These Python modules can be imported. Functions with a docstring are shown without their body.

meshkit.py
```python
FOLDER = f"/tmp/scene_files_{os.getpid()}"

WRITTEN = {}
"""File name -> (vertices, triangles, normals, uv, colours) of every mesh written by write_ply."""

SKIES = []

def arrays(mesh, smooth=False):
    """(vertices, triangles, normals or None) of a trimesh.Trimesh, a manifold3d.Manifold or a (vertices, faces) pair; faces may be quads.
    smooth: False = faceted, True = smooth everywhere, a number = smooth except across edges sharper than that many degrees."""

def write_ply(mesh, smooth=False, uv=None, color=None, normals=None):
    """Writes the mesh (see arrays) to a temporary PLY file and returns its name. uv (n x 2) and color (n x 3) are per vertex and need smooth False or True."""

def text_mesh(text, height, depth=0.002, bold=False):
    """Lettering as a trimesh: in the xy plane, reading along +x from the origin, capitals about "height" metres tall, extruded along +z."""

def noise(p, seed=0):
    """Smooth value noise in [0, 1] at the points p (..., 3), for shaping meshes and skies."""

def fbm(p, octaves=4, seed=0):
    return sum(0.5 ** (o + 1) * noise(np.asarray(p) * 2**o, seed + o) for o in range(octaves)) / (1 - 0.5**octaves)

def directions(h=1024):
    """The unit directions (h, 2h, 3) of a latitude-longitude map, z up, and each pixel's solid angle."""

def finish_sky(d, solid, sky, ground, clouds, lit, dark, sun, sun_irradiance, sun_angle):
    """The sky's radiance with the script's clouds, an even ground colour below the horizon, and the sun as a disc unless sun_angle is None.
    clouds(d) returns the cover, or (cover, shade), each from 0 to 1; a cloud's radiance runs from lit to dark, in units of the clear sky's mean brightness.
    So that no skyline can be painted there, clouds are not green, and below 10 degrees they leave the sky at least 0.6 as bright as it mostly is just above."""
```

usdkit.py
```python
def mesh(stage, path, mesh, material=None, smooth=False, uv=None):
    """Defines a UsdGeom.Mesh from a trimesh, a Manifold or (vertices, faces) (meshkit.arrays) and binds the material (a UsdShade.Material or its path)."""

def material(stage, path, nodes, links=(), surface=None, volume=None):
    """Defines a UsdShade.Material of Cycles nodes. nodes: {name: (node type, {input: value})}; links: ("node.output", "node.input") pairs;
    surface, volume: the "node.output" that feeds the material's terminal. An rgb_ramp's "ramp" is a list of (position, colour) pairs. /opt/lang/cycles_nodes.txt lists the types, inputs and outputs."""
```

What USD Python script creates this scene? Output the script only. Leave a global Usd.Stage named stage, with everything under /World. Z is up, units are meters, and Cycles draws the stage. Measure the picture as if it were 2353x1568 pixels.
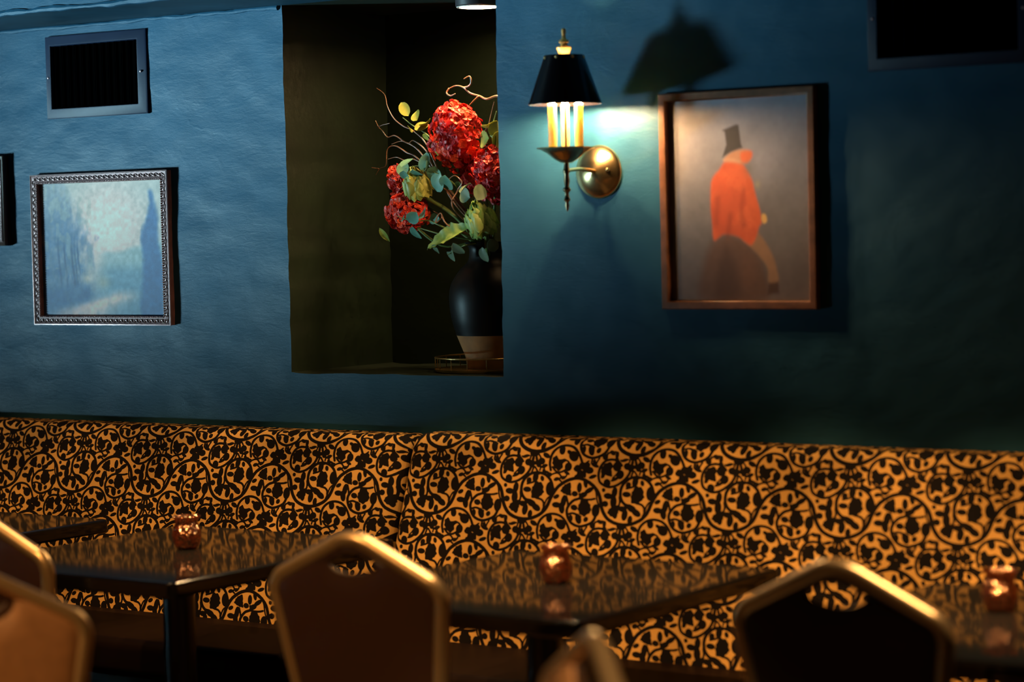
import math, random
import numpy as np
import trimesh
import manifold3d as m3
import shapely
from shapely import affinity
from shapely.geometry import Polygon, LineString, Point, box as sbox
from shapely.ops import unary_union
import usdkit, meshkit
from pxr import Usd, UsdGeom, UsdLux, UsdShade, Gf, Sdf, Vt

random.seed(7)
rng = np.random.default_rng(7)
stage = Usd.Stage.CreateInMemory()
UsdGeom.SetStageUpAxis(stage, UsdGeom.Tokens.z)
UsdGeom.SetStageMetersPerUnit(stage, 1.0)
stage.DefinePrim('/World', 'Xform')
stage.SetDefaultPrim(stage.GetPrimAtPath('/World'))
stage.DefinePrim('/World/Looks', 'Scope')

# ------------------------------------------------------------------ camera, lights, exposure
EXPOSURE = 0.0
cam = UsdGeom.Camera.Define(stage, '/World/camera')
cam.AddTransformOp().Set(Gf.Matrix4d(0.8213, 0.5700, -0.0224, 0, -0.0086, 0.0516, 0.9986, 0,
                                     0.5704, -0.8200, 0.0473, 0, 0, -5.0, 1.5, 1))
cam.CreateHorizontalApertureAttr(36.0)
cam.CreateFocalLengthAttr(85.0)
cam.CreateFStopAttr(2.0)
cam.CreateFocusDistanceAttr(6.55)
cam.CreateExposureAttr(EXPOSURE)
cam.CreateClippingRangeAttr(Gf.Vec2f(0.05, 100))


def spot(name, pos, target, color, intensity, radius, angle, soft):
    l = UsdLux.SphereLight.Define(stage, '/World/' + name)
    z = np.array(pos, float) - np.array(target, float)
    z /= np.linalg.norm(z)
    x = np.cross([0, 0, 1.0], z)
    x = np.array([1.0, 0, 0]) if np.linalg.norm(x) < 1e-6 else x / np.linalg.norm(x)
    y = np.cross(z, x)
    l.AddTransformOp().Set(Gf.Matrix4d(*x, 0, *y, 0, *z, 0, *map(float, pos), 1))
    l.CreateColorAttr(Gf.Vec3f(*color))
    l.CreateIntensityAttr(intensity)
    l.CreateRadiusAttr(radius)
    l.CreateNormalizeAttr(True)
    s = UsdLux.ShapingAPI.Apply(l.GetPrim())
    s.CreateShapingConeAngleAttr(angle)
    s.CreateShapingConeSoftnessAttr(soft)
    return l


WARM = (1.0, 0.50, 0.17)
# cool low spotlight at the far left end of the room, washing the wall
COOL = (0.50, 0.88, 1.0)
spot('stage_spotlight', (-9.6, -4.15, 0.35), (-4.55, 0, 2.10), COOL, 980.0, 0.5, 8.7, 1.0)
spot('added_wall_spot', (-9.5, -4.30, 0.40), (-3.45, 0, 2.05), COOL, 440.0, 0.5, 6.5, 1.0)  # second spot, added to stretch the pool of light further right
# warm ceiling downlights along the tables
for i in range(10):
    x = -5.6 + 0.5 * i
    k = 0.45 + 0.70 * min(1.0, i / 8.0)
    spot('downlight_%d' % i, (x, -1.45, 2.52), (x, -0.50, 0.57), WARM, 50.0 * k, 0.035, 18.5, 0.28)
for i, (x, k) in enumerate(((-3.75, 0.35), (-2.55, 1.0), (-1.45, 1.0))):
    spot('chair_downlight_%d' % i, (x, -1.35, 2.5), (x, -1.32, 0.6), (1.0, 0.60, 0.28), 42.0 * k, 0.05, 23, 0.5)
# warm downlight over the next row of tables, nearer the camera
spot('row_downlight_0', (-3.35, -3.5, 2.5), (-3.3, -2.2, 0.75), WARM, 55.0, 0.06, 24, 0.5)
spot('added_chair_spot_1', (-0.7, -3.7, 2.45), (-1.90, -2.25, 0.85), (1.0, 0.60, 0.28), 110.0, 0.06, 11, 0.6)  # narrow spot added to brighten the sideways chair alone

# ------------------------------------------------------------------ helpers
count = {}


def path_for(name, parent):
    base = parent.GetPath() if parent else Sdf.Path('/World')
    key = (str(base), name)
    n = count.get(key, 0)
    count[key] = n + 1
    return str(base.AppendChild(name if n == 0 else '%s_%03d' % (name, n)))


def obj(name, mesh, mat, parent=None, smooth=35, color=None, label=None, kind=None):
    p = path_for(name, parent)
    if color is not None:
        m = usdkit.mesh(stage, p, mesh, LOOK[mat], smooth=True)
        UsdGeom.PrimvarsAPI(m).CreatePrimvar('paint', Sdf.ValueTypeNames.Color3fArray, 'vertex').Set(
            Vt.Vec3fArray.FromNumpy(np.asarray(color, np.float32)))
    else:
        m = usdkit.mesh(stage, p, mesh, LOOK[mat], smooth=smooth)
    o = m.GetPrim()
    if label:
        o.SetCustomDataByKey('label', label)
    if kind:
        o.SetCustomDataByKey('kind', kind)
    return o


def tag(o, label, cat, group=None, kind=None):
    o.SetCustomDataByKey('label', label)
    o.SetCustomDataByKey('category', cat)
    if group:
        o.SetCustomDataByKey('group', group)
    if kind:
        o.SetCustomDataByKey('kind', kind)
    return o


def thing(name, label, cat, loc=(0, 0, 0), rz=0.0, group=None):
    x = UsdGeom.Xform.Define(stage, path_for(name, None))
    x.AddTranslateOp().Set(Gf.Vec3d(*map(float, loc)))
    x.AddRotateZOp().Set(float(math.degrees(rz)))
    return tag(x.GetPrim(), label, cat, group)


def dup(src, label, loc, rz=0.0, group=None):
    was = src.GetCustomData()
    name = src.GetName()
    o = thing(name, label, was['category'], loc, rz, group or was.get('group'))
    o.GetReferences().AddInternalReference(src.GetPath())
    o.SetInstanceable(True)
    return o


def struct(name, mesh, mat, smooth=35):
    o = obj(name, mesh, mat, None, smooth)
    o.SetCustomDataByKey('kind', 'structure')
    return o


def tm(man):
    if isinstance(man, trimesh.Trimesh):
        return man
    m = man.to_mesh()
    return trimesh.Trimesh(m.vert_properties[:, :3], m.tri_verts, process=False)


def cat(ms):
    return trimesh.util.concatenate([tm(m) for m in ms])


def at(m, x=0, y=0, z=0):
    m = tm(m).copy()
    m.apply_translation((x, y, z))
    return m


def bx(x0, x1, y0, y1, z0, z1, c=0.003):
    """a box with chamfered edges"""
    p = []
    for i in (0, 1):
        for j in (0, 1):
            for k in (0, 1):
                b = np.array([(x0, x1)[i], (y0, y1)[j], (z0, z1)[k]], float)
                s = np.array([1 - 2 * i, 1 - 2 * j, 1 - 2 * k]) * c
                for ax in range(3):
                    d = s.copy()
                    d[ax] = 0
                    p.append(b + d)
    return tm(m3.Manifold.hull_points(np.array(p)))


def rbox(x0, x1, y0, y1, z0, z1, r, n=16):
    s = m3.Manifold.sphere(r, n)
    return tm(m3.Manifold.batch_hull([s.translate((x, y, z)) for x in (x0 + r, x1 - r) for y in (y0 + r, y1 - r) for z in (z0 + r, z1 - r)]))


def lathe(profile, sections=40):
    return trimesh.creation.revolve(np.array(profile, float), sections=sections)


def spline(pts, n=8, closed=False):
    """Catmull-Rom through the points"""
    p = np.array(pts, float)
    if closed:
        q = np.vstack([p[-1], p, p[0], p[1]])
    else:
        q = np.vstack([2 * p[0] - p[1], p, 2 * p[-1] - p[-2]])
    out = []
    for i in range(1, len(q) - 2):
        for t in np.linspace(0, 1, n, endpoint=False):
            a, b, c, d = q[i - 1], q[i], q[i + 1], q[i + 2]
            out.append(0.5 * (2 * b + (c - a) * t + (2 * a - 5 * b + 4 * c - d) * t * t + (3 * b - a - 3 * c + d) * t ** 3))
    if not closed:
        out.append(p[-1])
    return np.array(out)


def tube(pts, r, sides=8, closed=False, caps=True):
    p = np.asarray(pts, float)
    n = len(p)
    r = np.broadcast_to(r, (n,))
    if closed:
        t = np.roll(p, -1, 0) - np.roll(p, 1, 0)
    else:
        t = np.gradient(p, axis=0)
    t /= np.linalg.norm(t, axis=1, keepdims=True) + 1e-12
    a = np.cross(t[0], [0, 0, 1.0])
    if np.linalg.norm(a) < 1e-3:
        a = np.cross(t[0], [1.0, 0, 0])
    fr = []
    for i in range(n):
        a = a - t[i] * (a @ t[i])
        a /= np.linalg.norm(a) + 1e-12
        fr.append(a)
    fr = np.array(fr)
    b = np.cross(t, fr)
    ang = np.arange(sides) * 2 * np.pi / sides
    v = p[:, None] + r[:, None, None] * (np.cos(ang)[None, :, None] * fr[:, None] + np.sin(ang)[None, :, None] * b[:, None])
    v = v.reshape(-1, 3)
    f = []
    for i in range(n if closed else n - 1):
        k = (i + 1) % n
        for j in range(sides):
            q = (j + 1) % sides
            f += [[i * sides + j, i * sides + q, k * sides + q], [i * sides + j, k * sides + q, k * sides + j]]
    if not closed and caps:
        v = np.vstack([v, p[0], p[-1]])
        for j in range(sides):
            q = (j + 1) % sides
            f += [[len(v) - 2, q, j], [len(v) - 1, (n - 1) * sides + j, (n - 1) * sides + q]]
    m = trimesh.Trimesh(v, f, process=False)
    if m.volume < 0:
        m.invert()
    return m


def grid(P):
    """(n, m, 3) points to vertices and triangles"""
    n, m = P.shape[:2]
    i, j = np.meshgrid(np.arange(n - 1), np.arange(m - 1), indexing='ij')
    q = np.stack([i * m + j, i * m + j + 1, (i + 1) * m + j + 1, (i + 1) * m + j], -1).reshape(-1, 4)
    return P.reshape(-1, 3), np.vstack([q[:, [0, 1, 2]], q[:, [0, 2, 3]]])


def extr(poly, h):
    return trimesh.creation.extrude_polygon(poly, h, engine='earcut')


# ------------------------------------------------------------------ materials
LOOK = {}


def M(name, nodes, links=(), surface='p.BSDF'):
    LOOK[name] = usdkit.material(stage, '/World/Looks/' + name, nodes, links, surface=surface)


def plain(name, color, rough=0.5, metal=0.0, bump=None, var=0.0, scale=20.0, **kw):
    nodes = {'p': ('principled_bsdf', dict(base_color=color, roughness=rough, metallic=metal, **kw)), 'g': ('texture_coordinate', {})}
    links = []
    if var:
        nodes['n'] = ('noise_texture', dict(scale=scale, detail=4.0))
        lo, hi = [tuple(np.clip(np.array(color) * s, 0, 1)) for s in (1 - var, 1 + var)]
        nodes['r'] = ('rgb_ramp', dict(ramp=[(0.3, lo), (0.7, hi)]))
        links += [('g.object', 'n.vector'), ('n.fac', 'r.fac'), ('r.color', 'p.base_color')]
    if bump:
        nodes['bn'] = ('noise_texture', dict(scale=bump[0], detail=5.0))
        nodes['b'] = ('bump', dict(strength=bump[1], distance=bump[2]))
        links += [('g.object', 'bn.vector'), ('bn.fac', 'b.height'), ('b.normal', 'p.normal')]
    M(name, nodes, links)


# plastered wall paint: teal blue, satin, brushed and trowelled relief
M('teal_plaster', {
    'g': ('geometry', {}),
    'm1': ('mapping', dict(scale=(1.0, 1.0, 3.2))),
    'm2': ('mapping', dict(scale=(0.55, 1.0, 1.0))),
    'n1': ('noise_texture', dict(scale=26.0, detail=7.0, roughness=0.62, distortion=0.35)),
    'n2': ('noise_texture', dict(scale=3.2, detail=5.0, roughness=0.55, distortion=1.2)),
    'n3': ('noise_texture', dict(scale=5.5, detail=3.0)),
    'n4': ('noise_texture', dict(scale=140.0, detail=3.0)),
    'r2': ('rgb_ramp', dict(ramp=[(0.0, (0, 0, 0)), (0.47, (0.0, 0.0, 0.0)), (0.50, (1, 1, 1)), (0.53, (0, 0, 0)), (1.0, (0, 0, 0))])),
    's1': ('math', dict(math_type='multiply', value2=0.75)),
    's2': ('math', dict(math_type='multiply_add', value2=0.14)),
    's4': ('math', dict(math_type='multiply_add', value2=0.16)),
    'b': ('bump', dict(strength=0.21, distance=0.005)),
    'c': ('rgb_ramp', dict(ramp=[(0.3, (0.017, 0.084, 0.152)), (0.7, (0.022, 0.103, 0.183))])),
    'rr': ('map_range', dict(from_min=0.3, from_max=0.7, to_min=0.40, to_max=0.50)),
    'p': ('principled_bsdf', dict(specular_ior_level=0.21)),
}, [('g.position', 'm1.vector'), ('g.position', 'm2.vector'), ('m1.vector', 'n1.vector'), ('m2.vector', 'n2.vector'), ('g.position', 'n3.vector'), ('g.position', 'n4.vector'),
    ('n2.fac', 'r2.fac'), ('n1.fac', 's1.value1'), ('r2.color', 's2.value1'), ('s1.value', 's2.value3'), ('n4.fac', 's4.value1'), ('s2.value', 's4.value3'),
    ('s4.value', 'b.height'), ('b.normal', 'p.normal'), ('n3.fac', 'c.fac'), ('c.color', 'p.base_color'), ('n3.fac', 'rr.value'), ('rr.result', 'p.roughness')])

plain('niche_black', (0.0038, 0.0072, 0.0034), 0.6, bump=(30, 0.35, 0.004), specular_ior_level=0.1)  # near-black green, darker than the sides of the recess
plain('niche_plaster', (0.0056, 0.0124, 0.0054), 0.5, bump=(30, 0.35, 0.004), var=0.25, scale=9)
plain('soffit_teal', (0.012, 0.050, 0.082), 0.6, bump=(9, 0.3, 0.006), var=0.3, scale=5, specular_ior_level=0.15)  # darker, smoother teal than the wall
plain('dark_floor', (0.02, 0.014, 0.01), 0.5, var=0.3, scale=6)
plain('dark_paint', (0.018, 0.03, 0.04), 0.7, var=0.15, scale=4)
plain('vent_blue', (0.011, 0.022, 0.055), 0.5, specular_ior_level=0.25, bump=(90, 0.15, 0.001), var=0.1, scale=12)
M('vent_black', {'d': ('diffuse_bsdf', dict(color=(0.0008, 0.0008, 0.0009)))}, surface='d.BSDF')
M('vent_fin', {'d': ('diffuse_bsdf', dict(color=(0.0022, 0.0022, 0.0025)))}, surface='d.BSDF')
plain('black_enamel', (0.006, 0.005, 0.007), 0.22, coat_weight=0.5, coat_roughness=0.1)
plain('gold_leaf', (0.85, 0.55, 0.20), 0.32, 0.5)
plain('brass', (0.80, 0.58, 0.28), 0.24, 1.0, bump=(60, 0.08, 0.001))
plain('brass_dark', (0.42, 0.31, 0.17), 0.3, 1.0)
plain('candle_cream', (0.86, 0.66, 0.30), 0.5, subsurface_weight=0.4, subsurface_scale=0.006, subsurface_radius=(1.0, 0.5, 0.2))
plain('frame_silver', (0.60, 0.42, 0.42), 0.36, 0.85, bump=(220, 0.3, 0.001))
plain('frame_bronze', (0.13, 0.055, 0.055), 0.45, 0.3, var=0.3, scale=40)
plain('frame_umber', (0.035, 0.013, 0.007), 0.4, var=0.3, scale=30)
plain('wood_brown', (0.20, 0.075, 0.032), 0.42, var=0.25, scale=35, bump=(70, 0.15, 0.001))
plain('vase_dark', (0.006, 0.005, 0.005), 0.42, specular_ior_level=0.25, bump=(30, 0.12, 0.002))
plain('vase_clay', (0.48, 0.23, 0.08), 0.65, bump=(60, 0.2, 0.002), var=0.2, scale=25)
plain('gold_wire', (0.75, 0.52, 0.20), 0.3, 1.0)
plain('twig_bark', (0.22, 0.10, 0.055), 0.32, bump=(120, 0.3, 0.001), specular_ior_level=0.8)
plain('stem_green', (0.10, 0.15, 0.03), 0.5)
plain('black_laminate', (0.012, 0.0115, 0.0115), 0.055, specular_ior_level=0.07)
plain('edge_black', (0.005, 0.0045, 0.0045), 0.10, specular_ior_level=0.35)
plain('black_iron', (0.008, 0.008, 0.008), 0.35)
plain('seat_vinyl', (0.007, 0.004, 0.0032), 0.5, specular_ior_level=0.03, bump=(140, 0.15, 0.001))
plain('black_plinth', (0.008, 0.007, 0.007), 0.4)
plain('chair_gold', (0.70, 0.50, 0.26), 0.34, 0.82, bump=(150, 0.06, 0.001))
plain('chair_shell', (0.042, 0.019, 0.010), 0.42, bump=(160, 0.15, 0.001))
plain('chair_fabric', (0.30, 0.15, 0.06), 0.6, bump=(260, 0.25, 0.001), var=0.12, scale=60)
plain('light_dark', (0.03, 0.025, 0.03), 0.4)
plain('light_white', (0.8, 0.76, 0.66), 0.5)
for i, c in enumerate(((0.62, 0.028, 0.022), (0.72, 0.055, 0.03), (0.50, 0.015, 0.022), (0.78, 0.10, 0.045))):
    M('petal_red_%d' % i, {
        'p': ('principled_bsdf', dict(base_color=c, roughness=0.5)),
        't': ('translucent_bsdf', dict(color=tuple(np.minimum(np.array(c) * 1.2, 1)))),
        'x': ('mix_closure', dict(fac=0.3))}, [('p.BSDF', 'x.closure1'), ('t.BSDF', 'x.closure2')], surface='x.closure')


def leafmat(name, c, c2, rough=0.45):
    M(name, {
        'g': ('texture_coordinate', {}), 'n': ('noise_texture', dict(scale=45.0, detail=4.0)),
        'r': ('rgb_ramp', dict(ramp=[(0.3, c), (0.7, c2)])),
        'b': ('bump', dict(strength=0.3, distance=0.002)),
        'p': ('principled_bsdf', dict(roughness=rough)), 't': ('translucent_bsdf', {}), 'x': ('mix_closure', dict(fac=0.25))},
      [('g.object', 'n.vector'), ('n.fac', 'r.fac'), ('r.color', 'p.base_color'), ('r.color', 't.color'), ('n.fac', 'b.height'), ('b.normal', 'p.normal'),
       ('p.BSDF', 'x.closure1'), ('t.BSDF', 'x.closure2')], surface='x.closure')


leafmat('leaf_yellow', (0.30, 0.31, 0.05), (0.42, 0.44, 0.09))
leafmat('leaf_teal', (0.10, 0.26, 0.19), (0.16, 0.34, 0.25))
leafmat('leaf_grey', (0.13, 0.19, 0.11), (0.20, 0.26, 0.16))
leafmat('leaf_green', (0.14, 0.25, 0.04), (0.34, 0.44, 0.12))
leafmat('bract_green', (0.13, 0.28, 0.04), (0.28, 0.40, 0.07))
leafmat('bract_green_pale', (0.30, 0.46, 0.10), (0.42, 0.52, 0.16))
leafmat('bract_yellow_pale', (0.40, 0.42, 0.08), (0.52, 0.50, 0.12))
leafmat('bract_yellow', (0.14, 0.19, 0.025), (0.34, 0.34, 0.06))

# prints and the two tone cut velvet take their colour from the mesh
M('canvas_print', {
    'a': ('attribute', dict(attribute='paint')), 'g': ('texture_coordinate', {}),
    'n': ('noise_texture', dict(scale=320.0, detail=3.0)), 'b': ('bump', dict(strength=0.15, distance=0.001)),
    'p': ('principled_bsdf', dict(roughness=0.42, specular_ior_level=0.36))},
  [('a.color', 'p.base_color'), ('g.object', 'n.vector'), ('n.fac', 'b.height'), ('b.normal', 'p.normal')])
M('cut_velvet', {
    'a': ('attribute', dict(attribute='paint')), 'g': ('texture_coordinate', {}),
    'n': ('noise_texture', dict(scale=900.0, detail=2.0)), 'b': ('bump', dict(strength=0.3, distance=0.0008)),
    'p': ('principled_bsdf', dict(roughness=0.8, specular_ior_level=0.08))},
  [('a.color', 'p.base_color'), ('g.object', 'n.vector'), ('n.fac', 'b.height'), ('b.normal', 'p.normal')])
M('bulb_glow', {'e': ('emission', dict(color=(1.0, 0.61, 0.28), strength=2150.0))}, surface='e.emission')
M('puck_glow', {'e': ('emission', dict(color=(1.0, 0.62, 0.28), strength=480.0))}, surface='e.emission')
M('added_flame_glow', {'e': ('emission', dict(color=(1.0, 0.45, 0.12), strength=14.0))}, surface='e.emission')  # emission of the flame added inside the candle holders
# copper mercury glass: mottled mirror on glass that lets a little light through
M('copper_glass', {
    'g': ('texture_coordinate', {}), 'v': ('voronoi_texture', dict(scale=150.0)), 'n': ('noise_texture', dict(scale=140.0, detail=4.0)),
    'b': ('bump', dict(strength=1.0, distance=0.004)),
    'r': ('rgb_ramp', dict(ramp=[(0.40, (0.55, 0.55, 0.55)), (0.62, (0.95, 0.95, 0.95))])),
    'm': ('principled_bsdf', dict(base_color=(0.78, 0.45, 0.28), metallic=1.0, roughness=0.18)),
    't': ('translucent_bsdf', dict(color=(0.62, 0.27, 0.10))),
    'x': ('mix_closure', {})},
  [('g.object', 'v.vector'), ('g.object', 'n.vector'), ('v.distance', 'b.height'), ('b.normal', 'm.normal'), ('n.fac', 'r.fac'), ('r.color', 'x.fac'),
   ('t.BSDF', 'x.closure1'), ('m.BSDF', 'x.closure2')], surface='x.closure')

# ------------------------------------------------------------------ the setting
NX0, NX1, NZ0, CEIL = -4.204, -3.505, 1.120, 2.105
XL, XR = -11.0, 3.0


def wobble(P):
    """hand plastered unevenness, the same function for every plaster face so that edges meet"""
    q = P.reshape(-1, 3)
    e = np.exp(-np.minimum(np.minimum(np.abs(q[:, 0] - NX0), np.abs(q[:, 0] - NX1)), np.minimum(np.abs(q[:, 2] - NZ0), np.abs(q[:, 2] - CEIL))) / 0.012)
    big = meshkit.fbm(q * [2.6, 2.6, 3.4] + 11, 4, 3) - 0.5
    mid = meshkit.fbm(q * [17, 17, 24] + 5, 3, 8) - 0.5
    dx = (meshkit.fbm(q * [0, 0, 16] + [3, 1, 7], 3, 21) - 0.5)
    dz = (meshkit.fbm(q * [14, 0, 0] + [1, 4, 2], 3, 22) - 0.5)
    near = (q[:, 2] < CEIL - 0.002) & (q[:, 2] > NZ0 - 0.2)
    out = q.copy()
    out[:, 1] += 0.010 * big + 0.003 * mid
    out[:, 0] += 0.007 * dx * e * near
    out[:, 2] += 0.008 * dz * e * (q[:, 2] < NZ0 + 0.1) * (q[:, 0] < NX1 + 0.1) * (q[:, 0] > NX0 - 0.1) * (q[:, 2] > NZ0 - 0.1)
    return out.reshape(P.shape)


def face(f, a, b):
    A, B = np.meshgrid(a, b, indexing='ij')
    return trimesh.Trimesh(*grid(wobble(f(A, B))), process=False)


def stops(a, b, step):
    return np.linspace(a, b, max(2, int(round((b - a) / step)) + 1))


S = 0.016
DEEP = 0.45
front = lambda A, B: np.stack([A, np.zeros_like(A), B], -1)
xs_l, xs_n, xs_r = stops(-5.8, NX0, S), stops(NX0, NX1, S), stops(NX1, -1.5, S)
zs_u, zs_d = stops(NZ0, CEIL, S), stops(0.85, NZ0, S)
coarse_l, coarse_r = stops(XL, -5.8, 0.4), stops(-1.5, XR, 0.4)
parts = [face(front, a, b) for a, b in ((xs_l, zs_u), (xs_r, zs_u), (xs_l, zs_d), (xs_n, zs_d), (xs_r, zs_d))]
parts += [face(front, a, b) for a in (coarse_l, coarse_r) for b in (stops(0.85, CEIL, 0.2),)]
parts += [face(front, stops(XL, XR, 0.2), stops(0, 0.85, 0.2))]
wall = cat(parts)
wall.merge_vertices(digits_vertex=5)
wb = struct('wall_back', wall, 'teal_plaster', smooth=True)
ys = stops(0, DEEP, S)
niche = cat([face(lambda A, B: np.stack([np.full_like(A, NX0), A, B], -1), ys, zs_u),
             face(lambda A, B: np.stack([np.full_like(A, NX1), A, B], -1), ys[::-1], zs_u),
             face(lambda A, B: np.stack([A, B, np.full_like(A, NZ0)], -1), xs_n, ys),
             face(lambda A, B: np.stack([A, B, np.full_like(A, CEIL)], -1), xs_n, ys[::-1])])
obj('niche_recess', niche, 'niche_plaster', wb, smooth=40, label='deep square-edged recess in the teal wall holding the vase')


obj('niche_back', face(lambda A, B: np.stack([A, np.full_like(A, DEEP), B], -1), xs_n, zs_u), 'niche_black', wb, smooth=True, label='near-black back of the recess')


# irregular bead of plaster where wall and soffit meet, and along the soffit's front edge
def bead(y, z, x0, x1, r, seed):
    x = np.arange(x0, x1, 0.012)
    q = np.stack([x * 22, x * 0 + seed, x * 0], -1)
    w = meshkit.fbm(q, 4, seed)
    return tube(np.stack([x, y + 0.004 * (w - 0.5), z + 0.008 * (meshkit.fbm(q * 0.6 + 9, 3, seed + 4) - 0.5)], -1), r * (0.5 + 1.1 * w), 7)


SOF = -0.372
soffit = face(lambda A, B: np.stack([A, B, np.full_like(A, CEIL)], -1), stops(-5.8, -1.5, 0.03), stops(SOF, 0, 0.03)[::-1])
soffit2 = cat([bx(XL, -5.8, SOF, 0.0, CEIL, 2.6, 0.001), bx(-1.5, XR, SOF, 0.0, CEIL, 2.6, 0.001),
               trimesh.Trimesh(*grid(np.stack(np.meshgrid(stops(-5.8, -1.5, 0.05), [SOF], stops(CEIL, 2.6, 0.05), indexing='ij'), -1)[:, 0]), process=False),
               bead(-0.002, CEIL - 0.004, -5.8, NX0, 0.006, 3), bead(-0.002, CEIL - 0.004, NX1, -1.5, 0.006, 5), bead(SOF, CEIL + 0.002, -5.8, -1.5, 0.007, 7)])
so = struct('trim_1', soffit2, 'teal_plaster', smooth=40)
obj('soffit_underside', soffit, 'soffit_teal', so, smooth=40, label='smoother, darker teal underside of the beam')
struct('floor', bx(XL, XR, -8, 0.0, -0.08, 0.0, 0.001), 'dark_floor')
struct('ceiling', bx(XL, XR, -8, 0.8, 2.6, 2.7, 0.001), 'dark_paint')
struct('wall_left', bx(XL - 0.1, XL, -8, 0.0, 0, 2.6, 0.001), 'dark_paint')
struct('wall_right', bx(XR, XR + 0.1, -8, 0.0, 0, 2.6, 0.001), 'dark_paint')
struct('wall_front', bx(XL, XR, -8.1, -8, 0, 2.6, 0.001), 'dark_paint')

# ------------------------------------------------------------------ air vents in the wall
def frame_mesh(w, h, prof):
    """mitred frame: prof = [(inset from the outer edge, depth in front of the wall)], closed along the back"""
    rings = []
    for d, y in prof:
        rings.append([(-w / 2 + d, -y, -h / 2 + d), (w / 2 - d, -y, -h / 2 + d), (w / 2 - d, -y, h / 2 - d), (-w / 2 + d, -y, h / 2 - d)])
    v, f = np.array(rings).reshape(-1, 3), []
    n = len(prof)
    for i in range(n):
        k = (i + 1) % n
        for j in range(4):
            q = (j + 1) % 4
            f += [[i * 4 + j, i * 4 + q, k * 4 + q], [i * 4 + j, k * 4 + q, k * 4 + j]]
    m = trimesh.Trimesh(v, f, process=False)
    if m.volume < 0:
        m.invert()
    return m


def make_vent(label):
    t = thing('air_vent', label, 'vent', (-4.892, 0, 1.957), group='wall air vents')
    W, Hh = 0.394, 0.236
    obj('vent_frame', frame_mesh(W, Hh, [(0, 0.0), (0, 0.007), (0.004, 0.010), (0.024, 0.016), (0.027, 0.016), (0.029, 0.013), (0.029, 0.0)]), 'vent_blue', t)
    obj('vent_back', bx(-0.17, 0.17, -0.004, -0.001, -0.09, 0.09, 0.0005), 'vent_black', t)
    for i in range(13):
        x = -0.156 + i * 0.026
        f = bx(-0.001, 0.001, -0.0035, 0.0035, -0.089, 0.089, 0.0003)
        f.apply_transform(trimesh.transformations.rotation_matrix(0.6, [0, 0, 1]))
        obj('vent_fin', at(f, x, -0.009, 0), 'vent_fin', t)
    for x in (-0.181, 0.181):
        s = lathe([(0, 0.0035), (0.0022, 0.003), (0.0034, 0.0015), (0.0036, 0)], 14)
        s.apply_transform(trimesh.transformations.rotation_matrix(math.pi / 2, [1, 0, 0]))
        obj('screw', at(s, x, -0.0135, 0), 'frame_silver', t)
    return t


v0 = make_vent('blue-framed air vent high on the lit left part of the teal wall')
dup(v0, 'dark air vent in the top right corner, on the unlit part of the wall', (-2.275, 0, 1.951))

# ------------------------------------------------------------------ paintings
def canvas_points(w, h, nx, nz):
    X, Z = np.meshgrid(np.linspace(0, 1, nx), np.linspace(0, 1, nz), indexing='ij')
    return X, Z, np.stack([(X - 0.5) * w, np.zeros_like(X), (Z - 0.5) * h], -1)


def fb(X, Z, sx, sz, o=4, seed=0):
    return meshkit.fbm(np.stack([X * sx, Z * sz, X * 0 + seed], -1), o, seed)


def lay(C, m, col):
    m = np.clip(m, 0, 1)[..., None]
    return C * (1 - m) + np.array(col) * m


def sst(a, b, x):
    t = np.clip((x - a) / (b - a), 0, 1)
    return t * t * (3 - 2 * t)


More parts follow.
